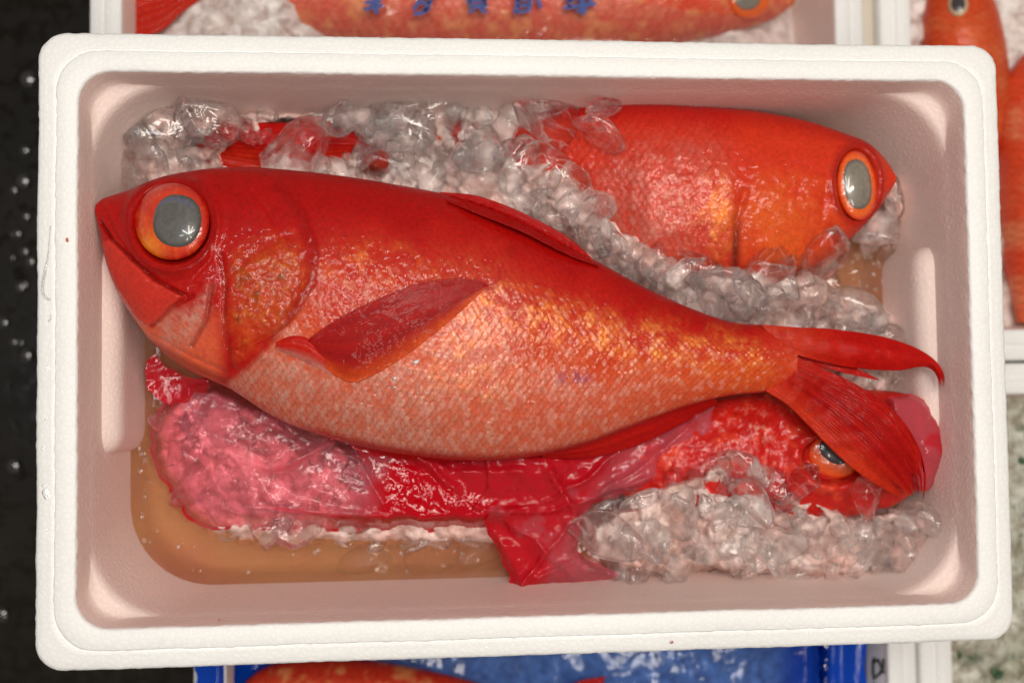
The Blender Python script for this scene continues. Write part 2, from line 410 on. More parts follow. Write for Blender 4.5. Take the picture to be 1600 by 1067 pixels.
# grip pads swelling from the two end walls
def wall_pad(s):
    nz, ny = 22, 60
    y = np.linspace(-0.066, 0.066, ny); 
    prof = [(0.0, -0.0385), (0.0025, -0.0395), (0.0055, -0.0410), (0.0078, -0.0432), (0.0092, -0.0462), (0.0098, -0.050), (0.0098, -0.060), (0.0096, -0.08), (0.0090, -0.10), (0.0085, -0.128)]
    pr_ = spline(prof, nz)
    Y, K = np.meshgrid(y, np.arange(nz))
    e = np.clip((0.066 - np.abs(Y)) / 0.016, 0, 1); e = np.sqrt(1 - (1 - e) ** 2)
    d = pr_[:, 0][K]; z = pr_[:, 1][K]
    z = z - (1 - e) * 0.012 * np.exp(-((z + 0.04) / 0.012) ** 2)
    wallx = 0.300 - np.interp(-z, [0, 0.034, 0.05, 0.07, 0.092, 0.121, 0.13], [0.0245, 0.0285, 0.030, 0.032, 0.0345, 0.0375, 0.041])
    X = wallx + 0.002 - (d + 0.002) * e
    V = np.stack([s * X, Y, z], -1)
    mk('wall_pad', V, gridf(nz, ny, False, s > 0), M_PINK_BOUNCE, box)
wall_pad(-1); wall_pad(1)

# ------------------------------------------------------------------ meltwater
def mat_water():
    m, nt, N, L = newmat('bloody_meltwater'); co = coords(N, L)
    n = noise(N, L, co, 7.0, 3); n2 = noise(N, L, co, 60, 2)
    c = ramp(N, L, n, [(0.30, (0.74, 0.28, 0.17)), (0.52, (0.88, 0.44, 0.20)), (0.75, (0.78, 0.31, 0.19))])
    p = pbsdf(N, L, Roughness=0.02, IOR=1.33, Transmission_Weight=0.80); L.new(c, p.inputs['Base Color'])
    L.new(bump(N, L, n2, 0.12, 0.002), p.inputs['Normal']); out(N, L, p.outputs[0]); return m
WZ = -0.090
Vw = ring(0.2657, 0.1557, 0.0545, WZ, 14, 40, 30)
Vw = np.vstack([Vw, [[0, 0, WZ]]]); nw = len(Vw) - 1
j = np.arange(nw)
tag(mk('water', Vw, np.stack([np.full(nw, nw), j, (j + 1) % nw], -1), mat_water(), smooth=False), kind='structure')

# ------------------------------------------------------------------ fish
def scales(s, t, a, b):
    "overlapping scale pattern; head towards low s. returns rear-ness q, edge e, random id"
    ra, rb = a * 0.98, b * 1.12
    best = np.full(s.shape, 1e9); Q = np.zeros(s.shape); E = np.zeros(s.shape); I = np.zeros(s.shape)
    j0 = np.round(t / b).astype(np.int64)
    for dj in (-1, 0, 1):
        j = j0 + dj; off = (j % 2) * 0.5
        i0 = np.floor(s / a - off).astype(np.int64)
        for di in (-1, 0, 1):
            i = i0 + di
            c = (i + off) * a + (h01(i, j, 5) - 0.5) * a * 0.22
            r2 = ((s - c) / ra) ** 2 + ((t - j * b) / rb) ** 2
            m = (r2 < 1) & (c < best)
            best = np.where(m, c, best); Q = np.where(m, (s - c) / ra, Q); E = np.where(m, 1 - np.sqrt(r2), E); I = np.where(m, h01(i, j, 8), I)
    return Q, E, I

RED_D = np.array([0.37, 0.0018, 0.0012]); RED = np.array([0.44, 0.006, 0.003]); RORA = np.array([0.51, 0.026, 0.006])
ORA = np.array([0.60, 0.068, 0.011]); GOLD = np.array([0.76, 0.215, 0.035]); SIL = np.array([0.57, 0.33, 0.265]); PINK = np.array([0.68, 0.27, 0.20])

def fish_body(top, bot, Tp, Zp, nx, nt, nb, head_left, paint, xs=None):
    top = np.array(top, float); bot = np.array(bot, float)
    x0 = max(top[:, 0].min(), bot[:, 0].min()); x1 = min(top[:, 0].max(), bot[:, 0].max())
    g = np.linspace(0, 1, nx)
    g = 0.85 * g + 0.15 * (0.5 - 0.5 * np.cos(np.pi * g))
    x = x0 + (x1 - x0) * g
    st = spline(top, 900); sb = spline(bot, 900)
    yt = np.interp(x, st[:, 0], st[:, 1]); yb = np.interp(x, sb[:, 0], sb[:, 1])
    T = np.interp(x, *np.array(Tp, float).T); Zm = np.interp(x, *np.array(Zp, float).T)
    ker = np.ones(21) / 21
    T = np.convolve(np.pad(T, 10, 'edge'), ker, 'valid')
    th = np.r_[np.linspace(0, np.pi, nt), np.linspace(np.pi, 2 * np.pi, nb + 2)[1:-1]]
    vv = -np.cos(th); sn = np.sin(th)
    hz = np.where(sn >= 0, np.abs(sn) ** 0.92, -0.8 * np.abs(sn) ** 0.9)
    Xp = np.repeat(x[:, None], len(th), 1)
    Yp = (yt + yb)[:, None] / 2 + (yb - yt)[:, None] / 2 * vv[None]
    z = Zm[:, None] + T[:, None] * hz[None]
    V = P(Xp, Yp, Zm[:, None] + 0 * z); V[..., 2] = z
    U_, V_ = pr(V)
    fr = (vv[None] + 1) / 2 + 0 * Xp
    up = (sn >= -1e-6)[None] & np.ones_like(Xp, bool)
    dz, col, shine = paint(U_, V_, Xp, Yp, fr, (yb - yt)[:, None] + 0 * Xp, x0, x1, ((Yp - (yt + yb)[:, None] / 2)))
    taper = np.clip(np.abs(sn) / 0.25, 0, 1)[None]
    V[..., 2] += dz * up * taper
    n, m = Xp.shape
    Vf = V.reshape(-1, 3)
    f = gridf(n, m, True, True)
    c0 = V[0].mean(0); c1 = V[-1].mean(0)
    Vf = np.vstack([Vf, c0, c1]); j = np.arange(m); j2 = (j + 1) % m
    f3 = np.vstack([np.stack([np.full(m, n * m), j, j2], -1), np.stack([np.full(m, n * m + 1), (n - 1) * m + j2, (n - 1) * m + j], -1)])
    colf = np.vstack([col.reshape(-1, 3), col[0, 0], col[-1, 0]]); sh = np.r_[shine.ravel(), 0, 0]
    U2, V2 = pr(V[:, :nt])
    look = (U2[::2, ::2].ravel(), V2[::2, ::2].ravel(), V[::2, :nt:2, 2].ravel())
    return Vf, [f, f3], colf, sh, look
def surf_z(look, u, v):
    u = np.asarray(u, float); sh = u.shape; u = u.ravel(); v = np.asarray(v, float).ravel()
    o = np.empty(len(u))
    lu, lv, lz = look
    for k in range(0, len(u), 400):
        d = (lu[None] - u[k:k + 400, None]) ** 2 + (lv[None] - v[k:k + 400, None]) ** 2
        o[k:k + 400] = lz[np.argmin(d, 1)]
    return o.reshape(sh)

def paint_main(u, v, x, y, fr, hh, x0, x1, yc):
    dz = np.zeros(u.shape)
    n1 = fbm(u, v, 60, 1); n2 = fbm(u, v, 22, 2); n3 = fbm(u, v, 8, 3)
    # --- flank
    frn = fr + (n1 - 0.5) * 0.22
    col = np.ones(u.shape + (3,)) * RED_D
    col = mixc(col, RED, ss(0.10, 0.24, frn))
    col = mixc(col, RORA, ss(0.22, 0.42, frn))
    col = mixc(col, ORA, ss(0.42, 0.62, frn) * 0.85)
    back = ss(600, 420, u) * ss(0.40, 0.2, fr); col = mixc(col, RED_D, back)
    # silver belly
    sil = ss(0.52, 0.80, frn + (n2 - 0.5) * 0.25) * ss(1180, 820, u)
    sil = np.maximum(sil, ss(0.0, 1.0, np.exp(-(((u - 735) / 75) ** 2 + ((v - 560) / 95) ** 2)) * 1.2))
    sil = np.maximum(sil, 0.8 * np.exp(-(((u - 430) / 75) ** 2 + ((v - 630) / 45) ** 2)))
    sil = np.clip(sil * (0.40 + 0.9 * n2), 0, 1) * (0.9 - 0.35 * ss(640, 800, u) * ss(540, 620, v))
    gold = np.exp(-(dline(u, v, [(760, 470), (850, 500), (960, 530), (1060, 548), (1190, 562)]) / 34) ** 2)
    gold = np.maximum(gold, 0.7 * np.exp(-(((u - 590) / 90) ** 2 + ((v - 415) / 30) ** 2)))
    gold = np.maximum(gold, 0.75 * np.exp(-(((u - 740) / 70) ** 2 + ((v - 540) / 90) ** 2)))
    gold = gold * np.clip(n2 * 2.0 - 0.6, 0, 1) * np.clip(n3 * 2.2 - 0.4, 0, 1)
    # --- scales
    sc = (np.clip(hh, 60, 450) / 450) ** 0.45
    # head boundary: scales begin behind the gill cover
    body = ss(-6, 8, dline(u, v, [(300, 180), (430, 262), (478, 330), (500, 395), (494, 445), (466, 492), (430, 532), (390, 572), (352, 602), (300, 700)]) * np.where(sdp(u, v, [(0, 0), (330, 0), (430, 262), (478, 330), (500, 395), (494, 445), (466, 492), (430, 532), (390, 572), (352, 602), (300, 800), (0, 800)]) > 0, -1, 1))
    Q, E, I = scales(x + 3 * (n2 - 0.5) + 1.0 * n3, yc / sc + 3 * (n2 - 0.5) + 1.0 * n3, 10.6, 8.4)
    amp = 0.00062 * (0.35 + 0.65 * ss(0.16, 0.5, fr)) * ss(1235, 1190, u)
    dz += body * amp * (Q * (0.45 + 0.9 * I) + 0.2 * ss(0, 0.2, E)) * (0.4 + 1.1 * n2) + body * (n3 - 0.5) * 0.0003
    edge = ss(0.26, 0.05, E)
    sc_s = sil * (0.55 + 0.6 * (I - 0.2))
    colb = mixc(col, SIL, np.clip(sc_s * (0.35 + 0.65 * ss(0.10, 0.55, Q)), 0, 1))
    colb = mixc(colb, ORA * 0.92, np.clip(edge * sil * 0.75, 0, 1))
    colb = mixc(colb, RED * 0.8, edge * (1 - sil) * 0.28)
    colb = mixc(colb, GOLD, np.clip(1.35 * gold * (0.4 + 0.9 * I) * ss(0.0, 0.5, Q + 0.3 * I), 0, 1))
    colb = mixc(colb, PINK, np.clip(ss(0.6, 0.95, I) * 0.35 * ss(0.25, 0.45, fr), 0, 1))
    bruise = np.exp(-(((u - 897) / 24) ** 2 + ((v - 591) / 9) ** 2)) * ss(0.35, 0.6, n3)
    colb = mixc(colb, (0.33, 0.05, 0.10), np.clip(bruise * 1.3, 0, 0.8))
    colb = mixc(colb, RED_D, ss(0.955, 0.99, fr) * ss(440, 520, u) * 0.8)
    colb = mixc(colb, RORA, ss(1150, 1230, u) * 0.6)
    # --- head
    ch = np.ones(u.shape + (3,)) * RED_D * (0.9 + 0.25 * n2[..., None])
    ch = mixc(ch, RED, ss(330, 420, v) * 0.7)
    gill = ss(-24, 30, sdp(u, v, [(372, 402), (410, 382), (460, 384), (484, 420), (482, 470), (450, 512), (410, 532), (372, 548), (360, 500), (364, 440)]) + (n2 - 0.5) * 30)
    g5 = fbm(u, v, 5, 12); g12 = fbm(u, v, 13, 13)
    ch = mixc(ch, np.array([0.46, 0.075, 0.008]), gill * np.clip(0.1 + 1.0 * g12, 0, 1) * (0.6 + 0.5 * g5))
    ch = mixc(ch, np.array([0.62, 0.17, 0.02]), gill * ss(0.52, 0.75, g5) * ss(0.4, 0.7, g12) * 0.7)
    ch = mixc(ch, np.array([0.22, 0.025, 0.004]), gill * ss(0.56, 0.72, g12) * ss(0.45, 0.6, n1) * 0.8)
    ch = mixc(ch, np.array([0.20, 0.035, 0.008]), gill * ss(0.55, 0.8, n3) * ss(0.4, 0.6, n1) * 0.6)
    ch = mixc(ch, ORA, ss(0.60, 0.8, n2) * gill * 0.5)
    low = ss(470, 530, v + (n2 - 0.5) * 30) * ss(360, 330, u)
    ch = mixc(ch, np.array([0.70, 0.11, 0.045]), low * 0.85)
    ck = ss(-14, 16, sdp(u, v, [(247, 505), (268, 486), (300, 478), (328, 452), (322, 500), (302, 532), (280, 545), (258, 530)]) + (n2 - 0.5) * 18)
    q2, e2, i2 = scales(u - v * 0.4, v + u * 0.3, 9.0, 7.0)
    ch = mixc(ch, SIL, ck * (0.25 + 0.6 * i2) * (0.5 + 0.6 * n3)); ch = mixc(ch, ORA, ck * ss(0.2, 0.05, e2) * 0.6)
    jaw = ss(-3, 4, sdp(u, v, [(158, 380), (176, 372), (205, 405), (240, 437), (285, 462), (268, 480), (250, 500), (236, 510), (214, 500), (190, 462), (170, 425)]))
    ch = mixc(ch, np.array([0.58, 0.035, 0.02]), jaw * 0.8)
    ch = mixc(ch, np.array([0.80, 0.30, 0.12]), np.exp(-(dline(u, v, [(440, 520), (470, 505), (505, 488)]) / 12) ** 2) * 0.6 * n2)
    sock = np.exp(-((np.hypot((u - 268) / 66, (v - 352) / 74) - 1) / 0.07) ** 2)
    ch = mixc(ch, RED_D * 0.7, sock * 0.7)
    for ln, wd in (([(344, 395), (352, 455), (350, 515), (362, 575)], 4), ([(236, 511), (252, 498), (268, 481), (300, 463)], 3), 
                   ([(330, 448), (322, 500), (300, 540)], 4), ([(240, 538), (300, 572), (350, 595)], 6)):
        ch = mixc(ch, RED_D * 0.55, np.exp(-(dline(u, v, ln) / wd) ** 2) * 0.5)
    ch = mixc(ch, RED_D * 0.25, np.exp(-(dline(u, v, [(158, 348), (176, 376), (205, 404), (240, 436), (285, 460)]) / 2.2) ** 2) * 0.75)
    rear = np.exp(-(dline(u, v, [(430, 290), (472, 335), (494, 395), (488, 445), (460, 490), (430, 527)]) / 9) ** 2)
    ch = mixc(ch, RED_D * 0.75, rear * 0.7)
    # relief of the head plates
    hd = 1 - body
    rr = np.hypot((u - 268) / 60, (v - 350) / 62)
    dz += hd * (0.0028 * np.exp(-((rr - 1.18) / 0.13) ** 2) - 0.009 * ss(1.06, 0.85, rr))
    dz += hd * 0.0013 * jaw + hd * 0.0005 * gill + hd * 0.0006 * ck * q2
    for ln, wd, dp in (([(346, 400), (352, 440), (350, 490), (356, 540), (366, 578)], 5.0, 0.0013), ([(330, 448), (322, 500), (300, 540)], 3.5, 0.0018), ([(165, 330), (176, 360), (196, 388)], 2.4, 0.0010), ([(372, 548), (405, 532), (445, 514), (482, 486)], 3.2, 0.0014), ([(236, 511), (252, 497), (268, 480), (302, 462)], 3.0, 0.0018), ([(395, 300), (420, 330), (440, 372)], 4, 0.0007), ([(252, 530), (300, 558), (350, 580)], 3.5, 0.0010),
                       ([(158, 348), (176, 376), (205, 404), (240, 436), (290, 462)], 3, 0.0028), ([(178, 308), (186, 335), (196, 372)], 5, 0.0008), ([(200, 300), (192, 330), (206, 400)], 5, 0.0006),
                       ([(230, 425), (262, 442), (300, 436), (328, 405), (338, 350), (328, 300)], 4, 0.0012), ([(360, 430), (390, 400), (440, 372), (478, 360)], 6, 0.0003), ([(212, 415), (250, 450), (310, 445)], 4, 0.0007)):
        dz -= hd * dp * np.exp(-(dline(u, v, ln) / wd) ** 2)
    dz += hd * ((n1 - 0.5) * 0.0016 + (n2 - 0.5) * 0.0005 + (n3 - 0.5) * 0.00025 + gill * ((n3 - 0.5) * 0.0008 + (fbm(u, v, 4.5, 14) - 0.5) * 0.0005))
    dz += 0.0016 * np.exp(-(dline(u, v, [(430, 280), (470, 330), (493, 395), (487, 445), (460, 490), (430, 525), (390, 566)]) / 12) ** 2) * hd
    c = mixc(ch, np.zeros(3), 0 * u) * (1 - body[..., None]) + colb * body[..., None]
    shine = np.clip(body * (0.30 * sil + 0.45 * gold) + (1 - body) * 0.15 * ck, 0, 0.6)
    return dz, np.clip(c, 0.001, 0.95), shine

MZ = -0.030
m_top = [(154, 318), (162, 311), (176, 306), (190, 302), (215, 294), (240, 284), (270, 275), (300, 269), (340, 264), (390, 263), (440, 266), (500, 272), (560, 280), (620, 290), (680, 301), (740, 317), (800, 340), (860, 371), (900, 393), (940, 413), (1000, 446), (1060, 474), (1120, 497), (1160, 506), (1200, 508), (1240, 517)]
m_bot = [(154, 346), (159, 370), (166, 402), (175, 432), (190, 466), (215, 504), (240, 536), (270, 561), (300, 580), (340, 598), (370, 613), (420, 646), (470, 669), (540, 691), (600, 704), (660, 713), (730, 719), (800, 717), (860, 708), (920, 692), (980, 669), (1040, 646), (1100, 627), (1150, 617), (1190, 613), (1240, 600)]
m_T = [(154, .005), (165, .012), (190, .020), (230, .028), (300, .036), (400, .041), (520, .043), (650, .042), (800, .037), (920, .030), (1020, .023), (1110, .017), (1180, .012), (1240, .008)]
fish = thing('fish', 'largest red fish lying whole on top, silver-grey pupil, tail towards the right', 'fish', tuple(P(600, 480, -0.075)), 'red deep-sea fish with big eyes')
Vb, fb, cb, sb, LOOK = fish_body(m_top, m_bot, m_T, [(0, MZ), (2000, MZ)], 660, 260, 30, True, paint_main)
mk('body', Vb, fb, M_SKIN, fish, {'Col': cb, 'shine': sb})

def patch(A, B, nr, nk, z, rays=0, amp=0.0006, rag=0.0, seed=0, colf=None, thick=0.0011):
    "fin: fan of rays between the edges A and B (photo pixels), z(u, v, r, k) its height"
    a = spline(A, nr); b = spline(B, nr)
    r = np.linspace(0, 1, nr); k = np.linspace(0, 1, nk)
    R, K = np.meshgrid(r, k, indexing='ij')
    if rag:
        cut = 1 - rag * (0.5 * vn(K * rays * 0.7, 0 * K, 1.0, seed) + 0.5 * np.abs(np.sin(K * rays * np.pi)) ** 0.5 * vn(K * rays, 0 * K, 1.0, seed + 5))
        R = R * np.where((K > 0.02) & (K < 0.98), cut, 1)
    ia = np.stack([np.interp(R, r, a[:, c]) for c in (0, 1)], -1); ib = np.stack([np.interp(R, r, b[:, c]) for c in (0, 1)], -1)
    uv = ia * (1 - K[..., None]) + ib * K[..., None]
    zz = z(uv[..., 0], uv[..., 1], R, K)
    ray = np.abs(np.sin(K * rays * np.pi + 0.6 * vn(R * 3, K * rays, 1.0, seed)))
    bun = vn(K * rays * 0.45, R * 0.8, 1.0, seed + 8)
    ray = 0.55 * ray + 0.9 * bun - 0.2
    zt = zz + amp * ray * (1 - 0.4 * R) + (vn(uv[..., 0], uv[..., 1], 14, seed + 3) - 0.5) * amp
    c = colf(uv[..., 0], uv[..., 1], R, K, ray)
    Vt = P(uv[..., 0], uv[..., 1], zt); Vl = P(uv[..., 0], uv[..., 1], zz - thick)
    n = nr * nk
    f1 = gridf(nr, nk); f2 = gridf(nr, nk, flip=True) + n
    idx = np.arange(n).reshape(nr, nk)
    loop = np.r_[idx[0, :], idx[1:, -1], idx[-1, -2::-1], idx[-2:0:-1, 0]]
    l2 = np.roll(loop, -1)
    f3 = np.stack([loop, loop + n, l2 + n, l2], -1)
    return np.vstack([Vt.reshape(-1, 3), Vl.reshape(-1, 3)]), np.vstack([f1, f2, f3]), np.vstack([c.reshape(-1, 3)] * 2)
def fin(name, parent, *a, **k):
    V, f, c = patch(*a, **k)
    return mk(name, V, f, M_FIN, parent, {'Col': np.clip(c, 0.001, 0.95)})
def finc(c0, c1, c2=None, edge=None):
    def fn(u, v, R, K, ray):
        n = fbm(u, v, 18, 40)
        c = mixc(np.ones(u.shape + (3,)) * np.array(c0), c1, np.clip(ss(0.35, 0.9, ray) * (0.3 + 0.8 * n), 0, 1))
        if c2 is not None: c = mixc(c, c2, np.clip(edge(u, v, R, K) * (0.5 + n), 0, 1))
        return c
    return fn
DK = np.array([0.36, 0.003, 0.003])
# pectoral fin laid on the flank
def soft(g, n=14):
    for _ in range(n):
        p = np.pad(g, 1, 'edge'); g = (p[:-2, 1:-1] + p[2:, 1:-1] + p[1:-1, :-2] + p[1:-1, 2:] + 2 * p[1:-1, 1:-1]) / 6
    return g
def z_pec(u, v, R, K):
    return soft(surf_z(LOOK, u, v), 90) + 0.0007 + 0.0026 * np.sin(np.pi * np.clip(R, 0, 1)) * (1 - K) ** 0.7 + 0.0008 * (1 - K)
fin('pectoral_fin', fish, [(484, 528), (520, 503), (560, 481), (610, 459), (660, 442), (712, 435), (745, 438), (764, 445)],
    [(478, 540), (498, 566), (530, 590), (560, 596), (605, 574), (655, 540), (705, 500), (764, 446)], 90, 110, z_pec, rays=26, amp=0.00010, seed=3,
    colf=finc(DK * 0.75, RED * 0.85, ORA * 0.95, lambda u, v, R, K: ss(0.72, 1.05, K + 0.10 * R) * 0.9), thick=0.0004)
# fleshy base of the pectoral fin
zb = surf_z(LOOK, 470, 536)
fin('fin_base', fish, [(432, 534), (455, 525), (480, 528), (500, 545)], [(430, 545), (455, 556), (490, 572), (520, 588)], 24, 24,
    lambda u, v, R, K: soft(surf_z(LOOK, u, v), 4) + 0.0003 + 0.0022 * np.sin(np.pi * K) * np.sin(np.pi * np.clip(R * 0.8 + 0.1, 0, 1)), rays=4, amp=0.0003, seed=5, colf=finc(RED, RORA, SIL, lambda u, v, R, K: ss(0.5, 1, K) * 0.5))
# dorsal fin folded back along the ridge
fin('dorsal_fin', fish, [(686, 300), (740, 305), (790, 321), (840, 344), (885, 369), (912, 391), (936, 416)], [(700, 316), (755, 338), (815, 362), (866, 388), (900, 404), (936, 417)], 90, 26,
    lambda u, v, R, K: MZ + 0.006 + K * (np.maximum(surf_z(LOOK, u, v), MZ) - MZ - 0.004) + 0.006 * np.sin(np.pi * np.clip(R, 0, 1)), rays=6, amp=0.0012, seed=7, colf=finc(DK, RED_D))
fin('pelvic_fin', fish, [(498, 655), (555, 676), (620, 693), (690, 705), (742, 716)], [(500, 666), (550, 694), (615, 714), (690, 722), (742, 718)], 60, 22,
    lambda u, v, R, K: MZ - 0.002 - 0.016 * K, rays=6, amp=0.0012, seed=9, colf=finc(DK, RED))
fin('anal_fin', fish, [(846, 709), (915, 693), (985, 667), (1050, 641), (1118, 622)], [(846, 716), (920, 715), (990, 698), (1055, 668), (1122, 630)], 60, 22,
    lambda u, v, R, K: MZ - 0.002 - 0.012 * K, rays=9, amp=0.0012, seed=11, colf=finc(DK, RED))
# forked tail
tail = thing('tail_fin', '', '', (0, 0, 0)) if False else None
TC = finc(RED_D, RED * 1.1, ORA, lambda u, v, R, K: ss(0.45, 0.0, R) * 0.35)
fin('tail_fin', fish, [(1188, 507), (1240, 511), (1300, 514), (1375, 525), (1428, 542), (1460, 562), (1475, 585), (1474, 610)],
    [(1222, 548), (1280, 564), (1335, 575), (1400, 579), (1440, 573), (1460, 580), (1470, 609)], 110, 50,
    lambda u, v, R, K: MZ + 0.004 * (1 - R) + 0.006 * np.sin(np.pi * R) * np.sin(np.pi * K) + 0.003, rays=18, amp=0.0010, rag=0.10, seed=13, colf=TC)
fin('tail_fin', fish, [(1222, 540), (1280, 558), (1330, 572), (1374, 593)], [(1222, 556), (1270, 570), (1325, 584), (1372, 594)], 60, 16,
    lambda u, v, R, K: MZ + 0.001, rays=4, amp=0.0007, seed=15, colf=finc(RED, RED_D))
fin('tail_fin', fish, [(1222, 548), (1288, 576), (1344, 604), (1398, 642), (1434, 694), (1447, 745), (1442, 784)],
    [(1196, 611), (1232, 634), (1270, 672), (1310, 712), (1350, 745), (1388, 768), (1422, 783)], 110, 90,
    lambda u, v, R, K: MZ + 0.004 + 0.014 * ss(0, 0.45, R) - 0.010 * ss(0.6, 1, R) + 0.004 * np.sin(np.pi * R) * np.sin(np.pi * K), rays=26, amp=0.0013, rag=0.24, seed=17,
    colf=finc(RED_D * 0.8, RED, RORA, lambda u, v, R, K: ss(0.55, 1.0, K) * 0.9 + ss(0.3, 0, R) * 0.4))

def eye(parent, c, rx, ry, rot_, pc, prx, pry, prot, look, dome, lift, matp, colf, pup_lift=0.0006):
    "domed iris with its pupil, sitting on the local slope of the head"
    def disc(c, rx, ry, ro, n=26, m=72, p=2.0):
        r = np.linspace(0, 1, n)[:, None]; a = np.linspace(0, 2 * np.pi, m, endpoint=False)[None]
        ex = np.sign(np.cos(a)) * np.abs(np.cos(a)) ** (2 / p); ey = np.sign(np.sin(a)) * np.abs(np.sin(a)) ** (2 / p)
        dx, dy = r * rx * ex, r * ry * ey
        return c[0] + dx * math.cos(ro) - dy * math.sin(ro), c[1] + dx * math.sin(ro) + dy * math.cos(ro), r + 0 * a
    an = np.linspace(0, 2 * np.pi, 24, endpoint=False)
    su, sv = c[0] + rx * 1.08 * np.cos(an), c[1] + ry * 1.08 * np.sin(an)
    sz = surf_z(look, su, sv)
    G = np.linalg.lstsq(np.c_[np.ones(24), su - c[0], sv - c[1]], sz, rcond=None)[0]
    def zd(u, v):
        du, dv = u - c[0], v - c[1]
        a = (du * math.cos(rot_) + dv * math.sin(rot_)) / rx; b = (-du * math.sin(rot_) + dv * math.cos(rot_)) / ry
        q = np.clip(1 - (a * a + b * b) * 0.95, 0, 1)
        return G[0] + G[1] * du + G[2] * dv + lift + dome * np.sqrt(q)
    u, v, r = disc(c, rx, ry, rot_)
    V = P(u, v, zd(u, v)); n, m = u.shape
    e = mk('eye', V, gridf(n, m, True, True), M_IRIS, parent, {'Col': np.clip(colf(u, v, r), 0.001, 0.95).reshape(-1, 3)})
    u, v, r = disc(pc, prx, pry, prot, p=2.25)
    V = P(u, v, zd(u, v) + pup_lift * (1 - r ** 3) + 0.0002)
    mk('pupil', V, gridf(n, m, True, True), M_CORNEA, e, {'Col': np.clip(matp(u, v, r, pc, prx, pry), 0.001, 0.9).reshape(-1, 3)})
    return e
def iris_main(u, v, r):
    n = fbm(u, v, 14, 60); a = np.arctan2(v - 349, u - 268); st = vn(a * 9, r * 1.5, 1.0, 62)
    c = mixc(np.ones(u.shape + (3,)) * np.array([0.66, 0.036, 0.005]), (0.45, 0.007, 0.003), ss(0.72, 1.0, r) * 0.9)
    c = mixc(c, (0.85, 0.24, 0.015), np.exp(-(((u - 232) / 22) ** 2 + ((v - 388) / 26) ** 2)) * 0.9)
    c = mixc(c, (0.50, 0.012, 0.004), ss(0.5, 0.75, n) * 0.5); c = mixc(c, (0.75, 0.10, 0.012), ss(0.55, 0.9, st) * 0.4)
    return c
def pupil_col(base, arc):
    def fn(u, v, r, c, rx, ry):
        n = fbm(u, v, 11, 65)
        k = np.ones(u.shape + (3,)) * np.array(base) * (0.85 + 0.35 * n[..., None])
        k = mixc(k, np.array(base) * 0.45, ss(0.80, 0.99, r) * 0.8)
        return mixc(k, (0.10, 0.12, 0.30), np.exp(-((np.hypot((u - c[0] + 4) / rx, (v - c[1] - 5) / ry) - 0.95) / 0.05) ** 2) * ss(-0.35, -0.7, (v - c[1]) / ry) * arc)
    return fn
M_PUPIL = pupil_col((0.118, 0.112, 0.105), 0.6); M_PUPIL2 = pupil_col((0.20, 0.175, 0.14), 0.0); M_PUPIL3 = pupil_col((0.045, 0.04, 0.045), 0.3)
eye(fish, (269, 346), 58, 60, 0.12, (277, 345), 37.5, 41, 0.15, LOOK, 0.0105, -0.0025, M_PUPIL, iris_main, 0.0022)

# second fish, head to the right, half sunk in the ice
def paint_two(u, v, x, y, fr, hh, x0, x1, yc):
    n1 = fbm(u, v, 60, 21); n2 = fbm(u, v, 22, 22); n3 = fbm(u, v, 8, 23)
    Q, E, I = scales(-x, yc, 11.5, 9.0)
    col = np.ones(u.shape + (3,)) * np.array([0.56, 0.026, 0.007])
    col = mixc(col, RED, ss(0.25, 0.05, fr)); col = mixc(col, RORA * 1.05, ss(0.25, 0.6, fr + (n1 - 0.5) * 0.3))
    pk = np.exp(-(((u - 1010) / 110) ** 2 + ((v - 335) / 70) ** 2)) + 0.5 * np.exp(-(((u - 1060) / 90) ** 2 + ((v - 250) / 40) ** 2))
    col = mixc(col, SIL, np.clip(pk * (0.3 + 0.8 * I) * (0.4 + n2), 0, 1) * 0.42)
    gd = np.exp(-(((u - 1130) / 40) ** 2 + ((v - 340) / 55) ** 2)) * (0.3 + I)
    col = mixc(col, GOLD, np.clip(gd, 0, 0.9) * ss(0.4, 0.6, n2))
    col = mixc(col, RED * 0.9, ss(0.25, 0.05, E) * 0.35)
    head = ss(1120, 1170, u + (n1 - 0.5) * 40)
    hc = np.ones(u.shape + (3,)) * np.array([0.58, 0.030, 0.008])
    op = ss(-34, 46, sdp(u, v, [(1160, 320), (1200, 290), (1270, 300), (1290, 370), (1270, 440), (1160, 440)]) + (n1 - 0.5) * 60 + (n2 - 0.5) * 50)
    hc = mixc(hc, np.array([0.70, 0.105, 0.014]), op * (0.45 + 0.5 * n3)); hc = mixc(hc, RED_D, ss(0.22, 0.05, fr) * 0.6)
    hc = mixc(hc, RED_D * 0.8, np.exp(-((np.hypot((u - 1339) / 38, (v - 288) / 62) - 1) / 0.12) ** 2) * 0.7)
    c = hc * head[..., None] + col * (1 - head[..., None])
    slit = np.exp(-(dline(u, v, [(1165, 300), (1152, 340), (1150, 380), (1148, 450)]) / 6) ** 2)
    c = mixc(c, (0.12, 0.008, 0.006), slit * ss(300, 400, v) * 0.9)
    dz = (1 - head) * 0.0005 * Q + (n2 - 0.5) * 0.0014 + (n3 - 0.5) * 0.0005 - 0.0022 * slit + 0.0012 * op
    dz -= 0.001 * np.exp(-(dline(u, v, [(1290, 290), (1285, 340), (1270, 400)]) / 6) ** 2)
    rr = np.hypot((u - 1339) / 33, (v - 288) / 56)
    dz += 0.0018 * np.exp(-((rr - 1.2) / 0.15) ** 2) - 0.008 * ss(1.06, 0.85, rr)
    return dz, np.clip(c, 0.001, 0.95), np.clip((1 - head) * (0.25 * pk + 0.3 * gd), 0, 0.5)
fish2 = thing('fish', 'red fish at the top right, head right, body half sunk in ice', 'fish', tuple(P(1100, 300, -0.085)), 'red deep-sea fish with big eyes')
